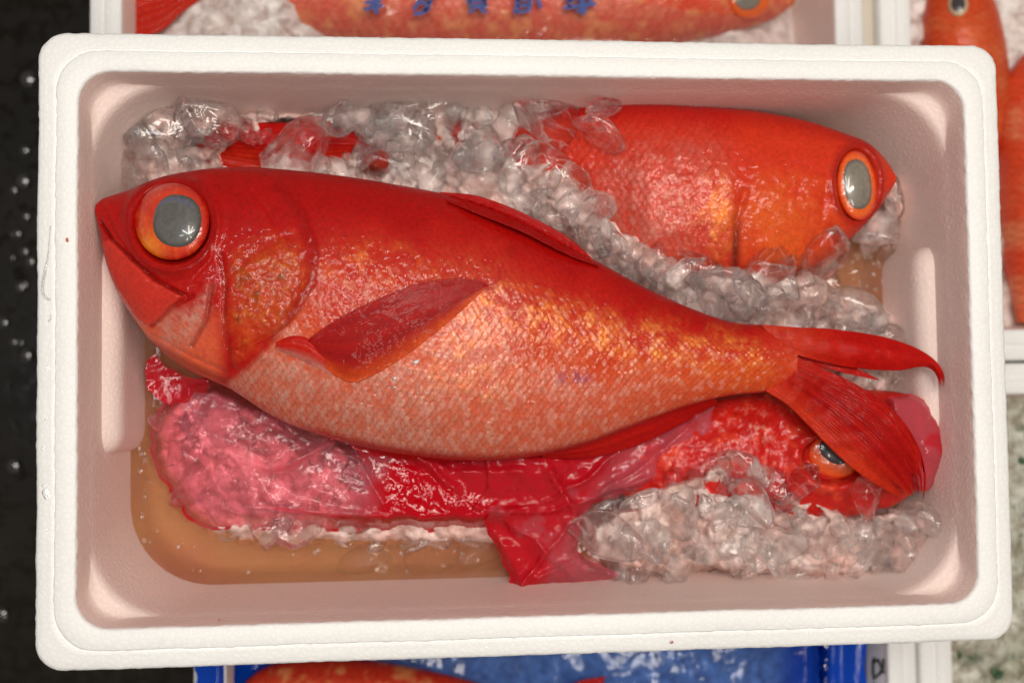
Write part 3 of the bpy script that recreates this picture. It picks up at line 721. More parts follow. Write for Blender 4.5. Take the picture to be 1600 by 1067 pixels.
t2 = [(560, 214), (650, 200), (740, 184), (820, 173), (900, 166), (1000, 164), (1100, 169), (1180, 176), (1240, 187), (1290, 201), (1340, 220), (1368, 239), (1383, 258), (1389, 272)]
b2 = [(560, 250), (650, 275), (740, 300), (820, 330), (900, 372), (1000, 428), (1100, 448), (1200, 441), (1270, 416), (1310, 388), (1344, 358), (1368, 330), (1383, 308), (1389, 297)]
T2 = [(560, .008), (700, .012), (820, .016), (900, .024), (1000, .032), (1150, .034), (1260, .030), (1330, .023), (1372, .017), (1389, .010)]
Z2 = [(560, -.076), (760, -.076), (880, -.068), (1000, -.057), (1390, -.056)]
V2, f2, c2, s2, LOOK2 = fish_body(t2, b2, T2, Z2, 360, 170, 20, False, paint_two)
mk('body', V2, f2, M_SKIN, fish2, {'Col': c2, 'shine': s2})
def iris_two(u, v, r):
    return mixc(np.ones(u.shape + (3,)) * np.array([0.74, 0.11, 0.010]), (0.62, 0.03, 0.006), ss(0.85, 1.0, r))
eye(fish2, (1339, 290), 31, 54, -0.10, (1340, 288), 21.5, 39, -0.12, LOOK2, 0.006, -0.0015, M_PUPIL2, iris_two)
fin('tail_fin', fish2, [(590, 214), (500, 196), (400, 192), (300, 205)], [(590, 250), (520, 272), (420, 284), (300, 250)], 50, 50,
    lambda u, v, R, K: -0.066 + 0.004 * np.sin(6 * K), rays=12, amp=0.001, rag=0.1, seed=31, colf=finc(RED_D, RED, RORA, lambda u, v, R, K: ss(0.3, 0.6, K) * 0.4))

# third fish, low on the right under the tail of the large one
def paint_three(u, v, x, y, fr, hh, x0, x1, yc):
    n1 = fbm(u, v, 50, 31); n2 = fbm(u, v, 18, 32); n3 = fbm(u, v, 7, 33)
    col = np.ones(u.shape + (3,)) * np.array([0.56, 0.012, 0.008])
    col = mixc(col, RED, n1); col = mixc(col, (0.70, 0.06, 0.02), ss(0.5, 0.8, n2) * 0.7)
    col = mixc(col, (0.72, 0.28, 0.22), ss(0.62, 0.78, n3) * np.exp(-(((u - 1170) / 50) ** 2 + ((v - 690) / 50) ** 2)) * 0.7)
    rr = np.hypot((u - 1305) / 52, (v - 716) / 40)
    dz = (n1 - 0.5) * 0.005 + (n2 - 0.5) * 0.0022 + (n3 - 0.5) * 0.0005 + 0.0025 * np.exp(-((rr - 1.2) / 0.2) ** 2) - 0.008 * ss(1.05, 0.8, rr)
    dz -= 0.0016 * np.exp(-(dline(u, v, [(1190, 640), (1200, 700), (1190, 760)]) / 7) ** 2) + 0.0012 * np.exp(-(dline(u, v, [(1425, 640), (1438, 690), (1425, 730)]) / 6) ** 2)
    return dz, np.clip(col, 0.001, 0.95), 0 * u + 0.05
fish3 = thing('fish', 'red fish whose head and eye show at the lower right beneath the big tail', 'fish', tuple(P(1300, 710, -0.085)), 'red deep-sea fish with big eyes')
t3 = [(960, 690), (1040, 650), (1110, 626), (1180, 612), (1260, 606), (1340, 608), (1400, 612), (1440, 626), (1465, 650), (1478, 680)]
b3 = [(960, 770), (1040, 800), (1110, 815), (1180, 815), (1260, 812), (1330, 806), (1390, 790), (1440, 758), (1468, 728), (1478, 700)]
T3 = [(960, .012), (1050, .018), (1150, .024), (1300, .026), (1400, .023), (1450, .016), (1478, .006)]
V3, f3, c3, s3, LOOK3 = fish_body(t3, b3, T3, [(900, -.066), (1300, -.060), (1480, -.052)], 260, 130, 20, False, paint_three)
mk('body', V3, f3, M_SKIN, fish3, {'Col': c3, 'shine': s3})
eye(fish3, (1303, 714), 41, 32, 0.35, (1304, 704), 25, 18, 0.6, LOOK3, 0.0045, -0.001, M_PUPIL3, lambda u, v, r: iris_two(u, v, r) * np.array([1.1, 0.9, 1.0]))

# white ice crumbs on the flank
M_CRUMB = mat_plain('white_crumb', (0.85, 0.83, 0.80), 0.4, 0.2, 300, 0.08, 0.5, 0.001)
def blob_mesh(name, mat, seed, facets=9, sub=3, soft=0.12, nz=0.10):
    import bmesh
    bm = bmesh.new(); bmesh.ops.create_icosphere(bm, subdivisions=sub, radius=1.0)
    V = np.array([v.co[:] for v in bm.verts]); Fc = np.array([[v.index for v in f.verts] for f in bm.faces]); bm.free()
    r = np.random.default_rng(seed)
    n = r.normal(size=(facets, 3)); n /= np.linalg.norm(n, axis=1)[:, None]
    d = r.uniform(0.42, 0.86, facets)
    q = np.maximum(V @ n.T, 1e-3) / d
    k = 1 / soft
    rad = (np.sum(q ** k, 1) + 0.9 ** k) ** (-1 / k)
    rad *= 1 + nz * (vn(V[:, 0] * 3 + V[:, 2] * 1.7, V[:, 1] * 3 - V[:, 2] * 2.3, 1.0, seed) - 0.5) * 2
    return mkmesh(name, V * rad[:, None] * np.array([1.0, r.uniform(0.65, 0.95), r.uniform(0.55, 0.85)]), Fc, mat)
crumb = [blob_mesh('ice_crumb', M_CRUMB, 900 + k, 7, 2, 0.08, 0.1) for k in range(3)]
for k, (u, v, r, lab) in enumerate(((651, 565, 6.5, 'largest white ice crumb on the flank, below the tip of the side fin'), (617, 591, 5.0, 'middle white ice crumb on the flank under the side fin'),
                                    (617, 605, 3.6, 'smallest white ice crumb on the flank, lowest of the three'))):
    o = bpy.data.objects.new('ice_crumb', crumb[k]); COL.objects.link(o)
    z = float(surf_z(LOOK, np.array([float(u)]), np.array([float(v)]))[0]); o.location = P(u, v, z + 0.0008)
    o.scale = (r / 2540,) * 3; o.rotation_euler = (k, 2 * k, k * 1.3)
    tag(o, lab, 'ice crumb', 'white crumbs on the flank')

# ------------------------------------------------------------------ crushed ice
HOLES = [(838, 228, 34, 30), (500, 222, 62, 26), (452, 205, 30, 18), (312, 222, 20, 12), (388, 246, 36, 18), (585, 258, 22, 16)]
POLY_A = [(190, 205), (225, 165), (290, 152), (420, 160), (560, 152), (700, 150), (820, 153), (905, 168), (925, 215), (905, 262), (960, 312), (1030, 355), (1060, 400), (1120, 408), (1180, 402), (1250, 415), (1300, 385), (1322, 402), (1290, 440),
          (1330, 452), (1400, 488), (1412, 560), (1400, 620), (1300, 700), (900, 560), (500, 400), (240, 330), (196, 290)]
POLY_R = [(1330, 360), (1372, 318), (1380, 275), (1408, 272), (1414, 345), (1392, 392), (1350, 398)]
POLY_B = [(908, 812), (960, 778), (1040, 745), (1115, 712), (1200, 716), (1262, 770), (1330, 785), (1395, 790), (1448, 798), (1452, 850), (1420, 888), (1330, 905), (1230, 914), (1160, 903), (1085, 898), (1062, 922), (1030, 905), (960, 898), (915, 850)]
POLY_C = [(236, 660), (290, 600), (360, 615), (500, 680), (700, 740), (800, 800), (790, 852), (690, 854), (560, 846), (480, 848), (330, 838), (262, 784)]
def heap_h(u, v, poly, base, seed, falloff=26, rise=0.0, big=46, k=1.0):
    sd = sdp(u, v, poly) + (fbm(u, v, 40, seed) - 0.5) * 26
    m = ss(-8, falloff, sd)
    f1, f2, i1 = voro(u + 14 * (vn(u, v, 30, seed + 1) - 0.5), v + 14 * (vn(u, v, 30, seed + 2) - 0.5), big, seed)
    g1, g2, i2 = voro(u, v, 17, seed + 7)
    h = base + rise * ss(0, 90, sd)
    wu, wv = u + 7 * (vn(u, v, 16, seed + 5) - 0.5), v + 7 * (vn(u, v, 16, seed + 6) - 0.5)
    h = h + k * (0.0095 * chips(wu, wv, big * 0.8, seed) - 0.005 + 0.0040 * chips(wu, wv, 17, seed + 11) + 0.0016 * chips(u, v, 9, seed + 12)) + (fbm(u, v, 7, seed + 4) - 0.5) * 0.002
    return h * m + (1 - m) * (WZ - 0.012), m
def h_A(u, v):
    h, m = heap_h(u, v, POLY_A, -0.060, 50)
    h = h + m * (0.016 * np.exp(-((u - 840) / 110) ** 2 - ((v - 290) / 90) ** 2) + 0.028 * np.exp(-(dline(u, v, [(890, 330), (960, 372), (1060, 425), (1160, 446), (1260, 440)]) / 44) ** 2))
    for a, b, c, d in HOLES:
        h = h - 0.030 * np.exp(-(((u - a) / c) ** 2 + ((v - b) / d) ** 2) ** 2)
    return np.maximum(h, WZ - 0.02)
def h_B(u, v):
    h, m = heap_h(u, v, POLY_B, 0.0, 70, 22, 0.004)
    return np.where(m > 0, h + m * np.interp(v, [710, 780, 850, 915], [-0.030, -0.040, -0.054, -0.066]), h)
def h_C(u, v):
    return heap_h(u, v, POLY_C, -0.079, 90, 16, 0.016, 52, 0.55)[0]
def h_R(u, v):
    return heap_h(u, v, POLY_R, -0.066, 95, 20)[0]
def heap(name, label, hf, box_, step, sink=0.0055):
    u = np.arange(box_[0], box_[2], step); v = np.arange(box_[1], box_[3], step)
    U, Vv = np.meshgrid(u, v, indexing='ij')
    Z = hf(U, Vv) - sink
    lim = Z > WZ - 0.0075
    V = P(U, Vv, Z); f = gridf(len(u), len(v))
    f = f[lim.ravel()[f].any(1)]
    used = np.unique(f); mp = np.zeros(len(u) * len(v), np.int64); mp[used] = np.arange(len(used))
    o = mk(name, V.reshape(-1, 3)[used], mp[f], M_SLUSH)
    return tag(o, label, 'crushed ice', kind='stuff')
heap('crushed_ice', 'pale crushed ice heaped along the back of the box behind the large fish', h_A, (176, 138, 1430, 715), 3.0)
heap('crushed_ice', 'white crushed ice in the lower right corner below the tail', h_B, (890, 695, 1470, 935), 2.6)
heap('crushed_ice', 'crushed ice showing through the pink plastic bag at the lower left', h_C, (216, 580, 830, 870), 3.0, 0.004)
heap('crushed_ice', 'small clump of crushed ice by the snout of the top right fish', h_R, (1310, 255, 1430, 410), 3.0)

ICE = [blob_mesh('ice_chunk', M_ICE, 100 + k, random.choice((8, 10, 12, 15)), 3, random.choice((0.012, 0.02, 0.035)), random.choice((0.03, 0.05, 0.08))) for k in range(14)]
ICEF = [blob_mesh('ice_chunk', M_ICEF, 200 + k, random.choice((8, 11, 14)), 3, random.choice((0.012, 0.02, 0.035)), random.choice((0.05, 0.09))) for k in range(10)]
SUNK = blob_mesh('ice_chunk', M_ICEW, 321, 10, 3, 0.12, 0.12)
def chunk(u, v, r, z, clear=None, stretch=None, ang=None, label=None, group=None):
    me = random.choice(ICE if (clear if clear is not None else random.random() < 0.6) else ICEF)
    o = bpy.data.objects.new('ice_chunk', me); COL.objects.link(o)
    o.location = P(u, v, z); s = 1.22 * r / 2450.0; e = stretch or random.uniform(0.95, 1.65)
    o.scale = (s * e, s, s * random.uniform(0.85, 1.1))
    o.rotation_euler = (random.uniform(-0.7, 0.7), random.uniform(-0.7, 0.7), ang if ang is not None else random.uniform(0, 6.28))
    tag(o, label, 'ice lump', group)
    return o
def scatter(poly, hf, n, rmin, rmax, label, group, lift=0.25, dmin=0.85, inset=4, avoid=()):
    p = np.array(poly); pts = []; rec = []
    tries = 0
    while len(pts) < n and tries < 60 * n:
        tries += 1
        u = random.uniform(p[:, 0].min(), p[:, 0].max()); v = random.uniform(p[:, 1].min(), p[:, 1].max())
        r = rmin + (rmax - rmin) * random.random() ** 1.6
        if sdp(np.array([u]), np.array([v]), poly)[0] < inset: continue
        if any(sdp(np.array([u]), np.array([v]), a)[0] > 0 for a in avoid): continue
        if any((u - a) ** 2 + (v - b) ** 2 < ((r + c) * dmin) ** 2 for a, b, c in pts): continue
        pts.append((u, v, r)); 
        z = float(hf(np.array([u]), np.array([v]))[0])
        o = chunk(u, v, r, max(z, WZ - 0.004) + lift * r / 2450, label=label, group=group)
        rec.append((u, v, r, o.data, o))
    return rec
MAIN_POLY = [(150, 330), (190, 296), (270, 268), (400, 258), (560, 276), (700, 300), (830, 340), (940, 408), (1060, 470), (1160, 502), (1240, 512), (1230, 605), (1100, 630), (860, 712), (700, 720), (450, 665), (300, 585), (190, 470)]
ORD = ['first', 'second', 'third', 'fourth', 'fifth', 'sixth', 'seventh', 'eighth', 'ninth', 'tenth', 'eleventh', 'twelfth']
def name_lumps(lst, zones, group):
    "each lump gets its own label: size and clearness, the landmark it lies by, then its rank from the left"
    cells = {}
    for u, v, r, me, o in lst:
        zn = min(zones, key=lambda q: (q[0] - u) ** 2 + (q[1] - v) ** 2)[2]
        sz = 'small' if r < 20 else ('medium' if r < 29 else 'big')
        fr = 'glassy' if me in ICE else 'frosty'
        cells.setdefault((sz, fr, zn), []).append((u, o))
    for (sz, fr, zn), c in cells.items():
        c.sort(key=lambda q: q[0])
        for k, (u, o) in enumerate(c):
            if len(c) == 1: t = f'{sz} {fr} ice lump {zn}'
            elif k == 0: t = f'leftmost {sz} {fr} ice lump {zn}'
            elif k == len(c) - 1: t = f'rightmost {sz} {fr} ice lump {zn}'
            else: t = f'{ORD[min(k, 11)]} {sz} {fr} ice lump from the left {zn}'
            tag(o, t, None, group)
def lumps(poly, hf, n, r0, r1, zones, group, *a):
    before = set(COL.objects.keys())
    rec = scatter(poly, hf, n, r0, r1, None, group, *a)
    name_lumps(rec, zones, group)
lumps([(195, 205), (230, 165), (300, 158), (640, 158), (800, 160), (870, 180), (860, 270), (700, 290), (560, 272), (400, 255), (240, 280), (200, 280)], h_A, 100, 14, 44,
      [(235, 190, 'in the upper left corner'), (235, 260, 'beside the big eye'), (330, 180, 'by the back wall above the eye'), (330, 245, 'behind the head of the large fish'), (450, 180, 'by the back wall over the red tail'), (460, 245, 'behind the red tail in the ice'),
       (580, 180, 'by the back wall left of centre'), (590, 255, 'against the shoulder of the large fish'), (700, 180, 'by the back wall at the centre'), (690, 260, 'above the dorsal fin'), (800, 190, 'left of the top right fish'), (800, 270, 'between dorsal fin and top right fish')],
      'ice lumps behind the large fish', 0.05, 0.52, 2, (MAIN_POLY,))
lumps([(870, 280), (960, 320), (1040, 370), (1070, 420), (1200, 430), (1300, 420), (1300, 480), (1400, 500), (1400, 560), (1200, 502), (1060, 468), (930, 400), (860, 340), (800, 320)], h_A, 84, 14, 42,
      [(860, 320, 'at the end of the dorsal fin'), (940, 350, 'below the scales of the top right fish'), (1010, 400, 'under the belly of the top right fish'), (1080, 440, 'left of the gill slit'), (1160, 460, 'below the gill slit'), (1240, 450, 'below the gill cover'), (1300, 490, 'above the tail root'), (1370, 530, 'beside the right grip pad')],
      'ice lumps between the two upper fish', 0.05, 0.52, 0, (MAIN_POLY,))
lumps(POLY_B, h_B, 80, 13, 42,
      [(940, 830, 'beside the red bag'), (1010, 800, 'at the edge of the pink film'), (1010, 870, 'by the front wall beside the bag'), (1130, 740, 'on the cheek of the third fish'), (1110, 810, 'in the middle of the white heap'), (1130, 880, 'by the front wall under the heap'), (1220, 780, 'under the red cheek'), (1230, 860, 'in the front of the heap'), (1320, 810, 'below the orange eye ring'), (1330, 880, 'by the front wall near the corner'), (1420, 820, 'in the lower right corner')],
      'ice lumps in the lower right corner', 0.03, 0.52, 8)
lumps([(262, 660), (300, 612), (380, 632), (520, 690), (640, 735), (640, 800), (520, 812), (340, 808), (285, 770)], lambda u, v: -0.076 + 0 * u, 26, 24, 42,
      [(320, 650, 'under the pink film near the head'), (330, 750, 'under the pink film at its left end'), (450, 690, 'under the pink film below the belly'), (450, 780, 'under the lower pink film'), (580, 760, 'under the film beside the red fold')],
      'ice lumps under the pink film', 0.25, 0.62, 4)
lumps(POLY_R, h_R, 9, 15, 30, [(1370, 330, 'under the snout of the top right fish'), (1395, 300, 'at the right wall by the snout')], 'ice lumps by the right wall', 0.25, 0.7, 4)
# single lumps that stand out
for u, v, r, st, an, z, lab in (
        (858, 182, 44, 1.55, -0.45, -0.040, 'long clear ice lump leaning on the back of the top right fish'),
        (934, 205, 26, 1.5, -0.6, -0.022, 'small clear ice sliver lying on the back of the top right fish'),
        (935, 172, 22, 1.7, 0.2, -0.028, 'flat clear ice flake at the upper edge of the top right fish'),
        (868, 275, 44, 1.2, -0.4, -0.040, 'big bright ice lump beside the belly of the top right fish'),
        (752, 232, 40, 1.15, 0.5, -0.044, 'round clear ice lump in the middle of the back heap'),
        (545, 182, 36, 1.2, 0.2, -0.050, 'clear ice lump with bright rims by the back wall'),
        (322, 182, 40, 1.15, -0.5, -0.052, 'rounded ice lump by the back wall above the head of the large fish'),
        (262, 200, 44, 1.2, 0.4, -0.056, 'grey ice lump in the upper left corner of the box'),
        (222, 262, 36, 1.1, 1.1, -0.062, 'dark-edged ice lump nearest the left wall'),
        (466, 225, 52, 1.2, 0.7, -0.048, 'large ice lump with red showing through it'),
        (622, 205, 46, 1.2, -0.4, -0.050, 'large cracked ice lump right of the red tail under the ice'),
        (1190, 432, 44, 1.45, 1.1, -0.038, 'tall clear ice lump standing against the gill of the top right fish'),
        (1300, 400, 38, 1.3, 0.9, -0.036, 'clear oval ice lump under the head of the top right fish'),
        (1240, 425, 36, 1.2, 0.3, -0.044, 'clear ice lump between the oval lump and the tall lump'),
        (1085, 415, 34, 1.3, -0.3, -0.040, 'clear ice lump below the belly of the top right fish'),
        (1396, 305, 24, 1.5, 1.5, -0.052, 'ice lump wedged between the snout and the right wall'),
        (1372, 355, 40, 1.15, 0.5, -0.056, 'round frosty ice lump under the snout of the top right fish'),
        (1345, 485, 46, 1.2, 0.1, -0.062, 'frosted ice lump above the tail of the large fish'),
        (1390, 592, 28, 1.2, 0.6, -0.066, 'grey ice lump seen in the fork of the tail'),
        (1406, 850, 46, 1.1, -0.3, -0.050, 'biggest glassy ice lump in the lower right corner'),
        (1432, 810, 34, 1.2, -0.7, -0.052, 'glassy ice lump touching the right wall in the lower corner'),
        (1062, 890, 27, 1.35, 1.5, -0.058, 'lone ice lump hanging on the front wall'),
        (1350, 772, 34, 1.3, -0.3, -0.034, 'wet red-tinted ice lump below the eye of the third fish'),
        (1250, 758, 34, 1.2, 0.2, -0.036, 'clear ice lump lying on the red cheek below the eye')):
    chunk(u, v, r, z, True, st, an, lab)
for u, v, r, lab in ((352, 833, 17, 'ice lump awash at the left end of the bag edge'), (540, 846, 20, 'ice lump awash above the big sunken lump'), (592, 848, 18, 'second ice lump awash along the bag edge'), (640, 846, 22, 'third ice lump awash along the bag edge'),
                     (690, 846, 20, 'fourth ice lump awash along the bag edge'), (745, 838, 24, 'ice lump awash where the bag edge meets the red tip')):
    chunk(u, v, r, -0.0895, False, 1.35, 0.1, lab)
for u, v, r, lab in ((556, 876, 42, 'ice lump sunk in the brown meltwater below the bag'), (660, 868, 42, 'sunken ice lump left of the red bag tip'), (742, 862, 46, 'sunken ice lump touching the red bag tip')):
    c_ = chunk(u, v, r, -0.0985, True, 1.2, 0.1, lab); c_.data = SUNK

# ------------------------------------------------------------------ red plastic bag
def film(parent, name, poly, zf, densf, step, seed, mat=M_FILM):
    pts = np.array(poly, float)
    b = spline(np.vstack([pts, pts[:1]]), int(np.sum(np.hypot(*np.diff(np.vstack([pts, pts[:1]]), axis=0).T)) / step))[:-1]
    r = np.random.default_rng(seed)
    b = b + (np.stack([vn(b[:, 0], b[:, 1], 14, seed), vn(b[:, 0], b[:, 1], 14, seed + 1)], -1) - 0.5) * 8
    gx, gy = np.meshgrid(np.arange(b[:, 0].min(), b[:, 0].max(), step), np.arange(b[:, 1].min(), b[:, 1].max(), step))
    g = np.stack([gx.ravel(), gy.ravel()], -1) + r.uniform(-0.3, 0.3, (gx.size, 2)) * step
    g = g[sdp(g[:, 0], g[:, 1], b) > step * 0.6]
    allp = np.vstack([b, g])
    nb = len(b)
    vs, es, fs, *_ = delaunay_2d_cdt([Vector(p) for p in allp.tolist()], [(k, (k + 1) % nb) for k in range(nb)], [], 1, 1e-4)
    q = np.array([v[:] for v in vs]); u, v = q[:, 0], q[:, 1]
    sd = np.maximum(sdp(u, v, b), 0)
    z = zf(u, v, sd)
    V = P(u, v, z)
    fs = np.array([f for f in fs if len(f) == 3])
    # face up
    a, bb, c = V[fs[:, 0]], V[fs[:, 1]], V[fs[:, 2]]
    nz = np.cross(bb - a, c - a)[:, 2]
    fs[nz < 0] = fs[nz < 0][:, ::-1]
    return mk(name, V, fs, mat, parent, {'dens': np.clip(densf(u, v, sd), 0, 1)})
def facet(u, v, s, seed):
    "piecewise flat: random heights on a triangular lattice"
    x = u / s + v / s * 0.577 + 300; y = v / s * 1.155 + 300
    i = np.floor(x).astype(np.int64); j = np.floor(y).astype(np.int64); a = x - i; b = y - j
    h00, h10, h01_, h11 = h01(i, j, seed), h01(i + 1, j, seed), h01(i, j + 1, seed), h01(i + 1, j + 1, seed)
    return np.where(a + b < 1, h00 + (h10 - h00) * a + (h01_ - h00) * b, h11 + (h01_ - h11) * (1 - a) + (h10 - h11) * (1 - b))
def crumple(u, v, seed, s=40.0):
    h = 0
    for k, (sz, a) in enumerate(((s * 1.2, 1.0), (s * 0.55, 0.40), (s * 0.27, 0.12))):
        th = h01(seed, k, 3) * np.pi
        wu = u + sz * 0.9 * (vn(u, v, sz * 1.7, seed + k) - 0.5); wv = v + sz * 0.9 * (vn(u, v, sz * 1.7, seed + 5 + k) - 0.5)
        st = 0.55 + 0.2 * k
        p = wu * math.cos(th) + wv * math.sin(th); q = (-wu * math.sin(th) + wv * math.cos(th)) * st
        h = h + a * facet(p, q, sz, seed + 9 * k)
    return h / 1.52
bag = thing('plastic_bag', 'crumpled translucent pink and red plastic bag under the belly of the large fish', 'plastic bag', tuple(P(600, 750, -0.088)))
BAG_L = [(292, 592), (350, 596), (420, 625), (500, 650), (620, 680), (740, 700), (800, 740), (815, 800), (760, 826), (680, 830), (560, 828), (440, 828), (322, 826), (288, 800), (262, 762), (240, 720), (236, 672), (252, 632)]
def z_bl(u, v, sd):
    e = ss(0, 26, sd)
    base = np.maximum(h_C(u, v), -0.080) * 0.2 + 0.8 * -0.059
    return WZ + 0.003 + (base - WZ + 0.002) * e + 0.0085 * (crumple(u, v, 300, 40) - 0.35) + 0.003 * np.exp(-dline(u, v, [(255, 700), (330, 660), (420, 640)]) / 5) + 0.0035 * np.exp(-dline(u, v, [(290, 790), (340, 700), (430, 735), (520, 690)]) / 5) + 0.003 * np.exp(-dline(u, v, [(380, 800), (520, 800), (700, 815)]) / 5) + 0.003 * np.exp(-dline(u, v, [(440, 650), (560, 720), (600, 790)]) / 6) * ss(0, 14, sd) + 0.0035
def d_bl(u, v, sd):
    n = fbm(u, v, 50, 310); c = crumple(u, v, 300, 38)
    d = 0.03 + 0.2 * ss(0.55, 0.8, n) + 0.55 * ss(16, 0, sd) * ss(0.35, 0.6, n)
    d += 0.55 * np.exp(-(dline(u, v, [(420, 735), (455, 730), (500, 700), (520, 690)]) / 5) ** 2) + 0.8 * np.exp(-(dline(u, v, [(400, 790), (480, 800), (560, 812), (700, 808)]) / 4) ** 2) + 0.8 * ss(7, 0, sd)
    d += 1.0 * ss(560, 650, u + (v - 720) * 0.6 + (n - 0.5) * 60)
    return d
film(bag, 'bag_side', BAG_L, z_bl, d_bl, 3.0, 41)
BAG_M = [(500, 655), (580, 680), (700, 700), (860, 690), (1000, 655), (1100, 625), (1122, 640), (1118, 690), (1112, 716), (1060, 740), (1000, 768), (930, 785), (912, 820), (905, 862), (930, 880), (972, 900), (900, 912), (812, 924), (790, 890), (768, 840), (752, 808), (690, 802), (640, 785), (590, 748), (555, 705)]
def z_bm(u, v, sd):
    z = np.interp(v, [640, 700, 760, 820, 870, 925], [-0.050, -0.047, -0.050, -0.060, -0.066, -0.070])
    z = z - 0.006 * ss(700, 560, u)
    for ln, a in (([(640, 700), (720, 780), (760, 800)], 0.005), ([(690, 800), (800, 800), (900, 790), (1010, 745)], 0.006), ([(770, 830), (800, 880), (815, 920)], 0.004), ([(780, 800), (850, 860), (900, 905)], 0.005),
                  ([(860, 740), (900, 810), (840, 880), (816, 915)], 0.006), ([(980, 690), (900, 760), (800, 800)], 0.006), ([(760, 715), (770, 760), (740, 800)], 0.005), ([(1090, 650), (1040, 700), (940, 770)], 0.005), ([(840, 905), (900, 875), (960, 890)], 0.005), ([(600, 690), (700, 735), (820, 740)], 0.004)):
        z = z + a * np.exp(-dline(u + 8 * (vn(u, v, 30, 333) - 0.5), v + 8 * (vn(u, v, 30, 334) - 0.5), ln) / 7)
    return z - 0.002 + 0.0150 * (crumple(u, v, 330, 42) - 0.45) * ss(0, 10, sd) - 0.004 * ss(18, 0, sd)
def d_bm(u, v, sd):
    n = fbm(u, v, 60, 340)
    d = 0.98 - 0.22 * ss(0.52, 0.72, fbm(u, v, 34, 345))
    d -= 0.62 * ss(940, 1040, u + (v - 700) * 0.5 + (n - 0.5) * 60)
    d -= 0.35 * np.exp(-(((u - 925) / 40) ** 2 + ((v - 850) / 40) ** 2))
    return d + 0.25 * ss(7, 0, sd)
film(bag, 'bag_fold', BAG_M, z_bm, d_bm, 3.0, 43)
BAG_F = [(555, 690), (700, 706), (860, 702), (900, 730), (860, 775), (800, 800), (720, 790), (640, 760)]
film(bag, 'bag_fold', BAG_F, lambda u, v, sd: z_bm(u, v, sd * 0 + 30) + 0.003 + 0.010 * (crumple(u, v, 350, 44) - 0.5) - 0.004 * ss(14, 0, sd), lambda u, v, sd: 0.97 + 0 * u, 3.4, 47)
BAG_S = [(228, 560), (240, 552), (262, 575), (300, 590), (330, 602), (300, 622), (268, 632), (240, 622), (232, 595)]
film(bag, 'bag_fold', BAG_S, lambda u, v, sd: -0.078 + 0.008 * (crumple(u, v, 360, 30) - 0.4), lambda u, v, sd: 0.95 + 0 * u, 3.0, 49)
# film over the head of the third fish
BAG_H = [(1392, 622), (1420, 614), (1452, 628), (1476, 660), (1486, 700), (1472, 738), (1442, 766), (1418, 748), (1404, 700)]
film(bag, 'bag_corner', BAG_H, lambda u, v, sd: np.maximum(np.interp(u, [1390, 1440, 1484], [-0.029, -0.034, -0.050]), surf_z(LOOK3, u, v) + 0.002) + 0.010 * (crumple(u, v, 370, 30) - 0.3) - 0.006 * ss(8, 0, sd),
     lambda u, v, sd: 0.62 + 0.35 * ss(7, 0, sd) + 0.3 * ss(0.55, 0.75, fbm(u, v, 40, 375)), 2.8, 53)

bv_, bf_ = [], []
for k in range(60):
    u, v = random.choice(((random.uniform(218, 236), random.uniform(700, 850)), (random.uniform(225, 330), random.uniform(820, 895)), (random.uniform(320, 780), random.uniform(858, 895)), (random.uniform(1330, 1392), random.uniform(400, 470))))
    c = P(u, v, WZ); r = random.uniform(0.0005, 0.0017); th = np.linspace(0, 2 * np.pi, 12, endpoint=False); ph = np.linspace(0.03, np.pi / 2, 6); T_, P_ = np.meshgrid(th, ph)
    bv_.append(np.stack([c[0] + r * np.sin(P_) * np.cos(T_), c[1] + r * np.sin(P_) * np.sin(T_), WZ + 0.0002 + 0.8 * r * np.cos(P_)], -1).reshape(-1, 3)); bf_.append(gridf(6, 12, True, False) + 72 * k)
BUB = (bv_, bf_)
# drips and flecks on the foam
m_, nt_, N_, L_ = newmat('clear_water'); p_ = pbsdf(N_, L_, Roughness=0.02, IOR=1.33, Transmission_Weight=0.85, Base_Color=(0.97, 0.97, 0.97, 1)); out(N_, L_, p_.outputs[0]); M_CLW = m_
M_BLOOD = mat_plain('dried_blood', (0.45, 0.10, 0.03), 0.4, 0.3, 200, 0.3, 0.2, 0.0005)
tag(mk('bubbles', np.vstack(BUB[0]), np.vstack(BUB[1]), M_CLW), 'small clear bubbles floating on the brown meltwater in the box', 'bubbles', kind='stuff')
def bead(name, u, v, z, r, mat, flat=0.35, sx=1.0):
    th = np.linspace(0, 2 * np.pi, 14, endpoint=False); ph = np.linspace(0.02, np.pi / 2, 6); T_, P_ = np.meshgrid(th, ph); c = P(u, v, z); rr = r / 2570 * (1 + 0.25 * np.sin(2 * T_ + u))
    return mk(name, np.stack([c[0] + sx * rr * np.sin(P_) * np.cos(T_), c[1] + rr * np.sin(P_) * np.sin(T_), z + flat * rr * np.cos(P_)], -1), gridf(6, 14, True, False), mat, box)
for u, v, r in ((105, 375, 3.0), (343, 968, 1.8), (1050, 1003, 2.2)): bead('blood_fleck', u, v, 0.0, r, M_BLOOD, 0.3)
for u, v, r in ((75, 576, 5), (73, 772, 8), (70, 758, 4), (74, 830, 4), (68, 700, 3), (1272, 990, 4), (1300, 985, 3), (760, 1010, 3), (736, 1006, 4), (1340, 975, 4), (70, 655, 3)): bead('water_bead', u, v, -0.0025, r, M_CLW, 0.4)
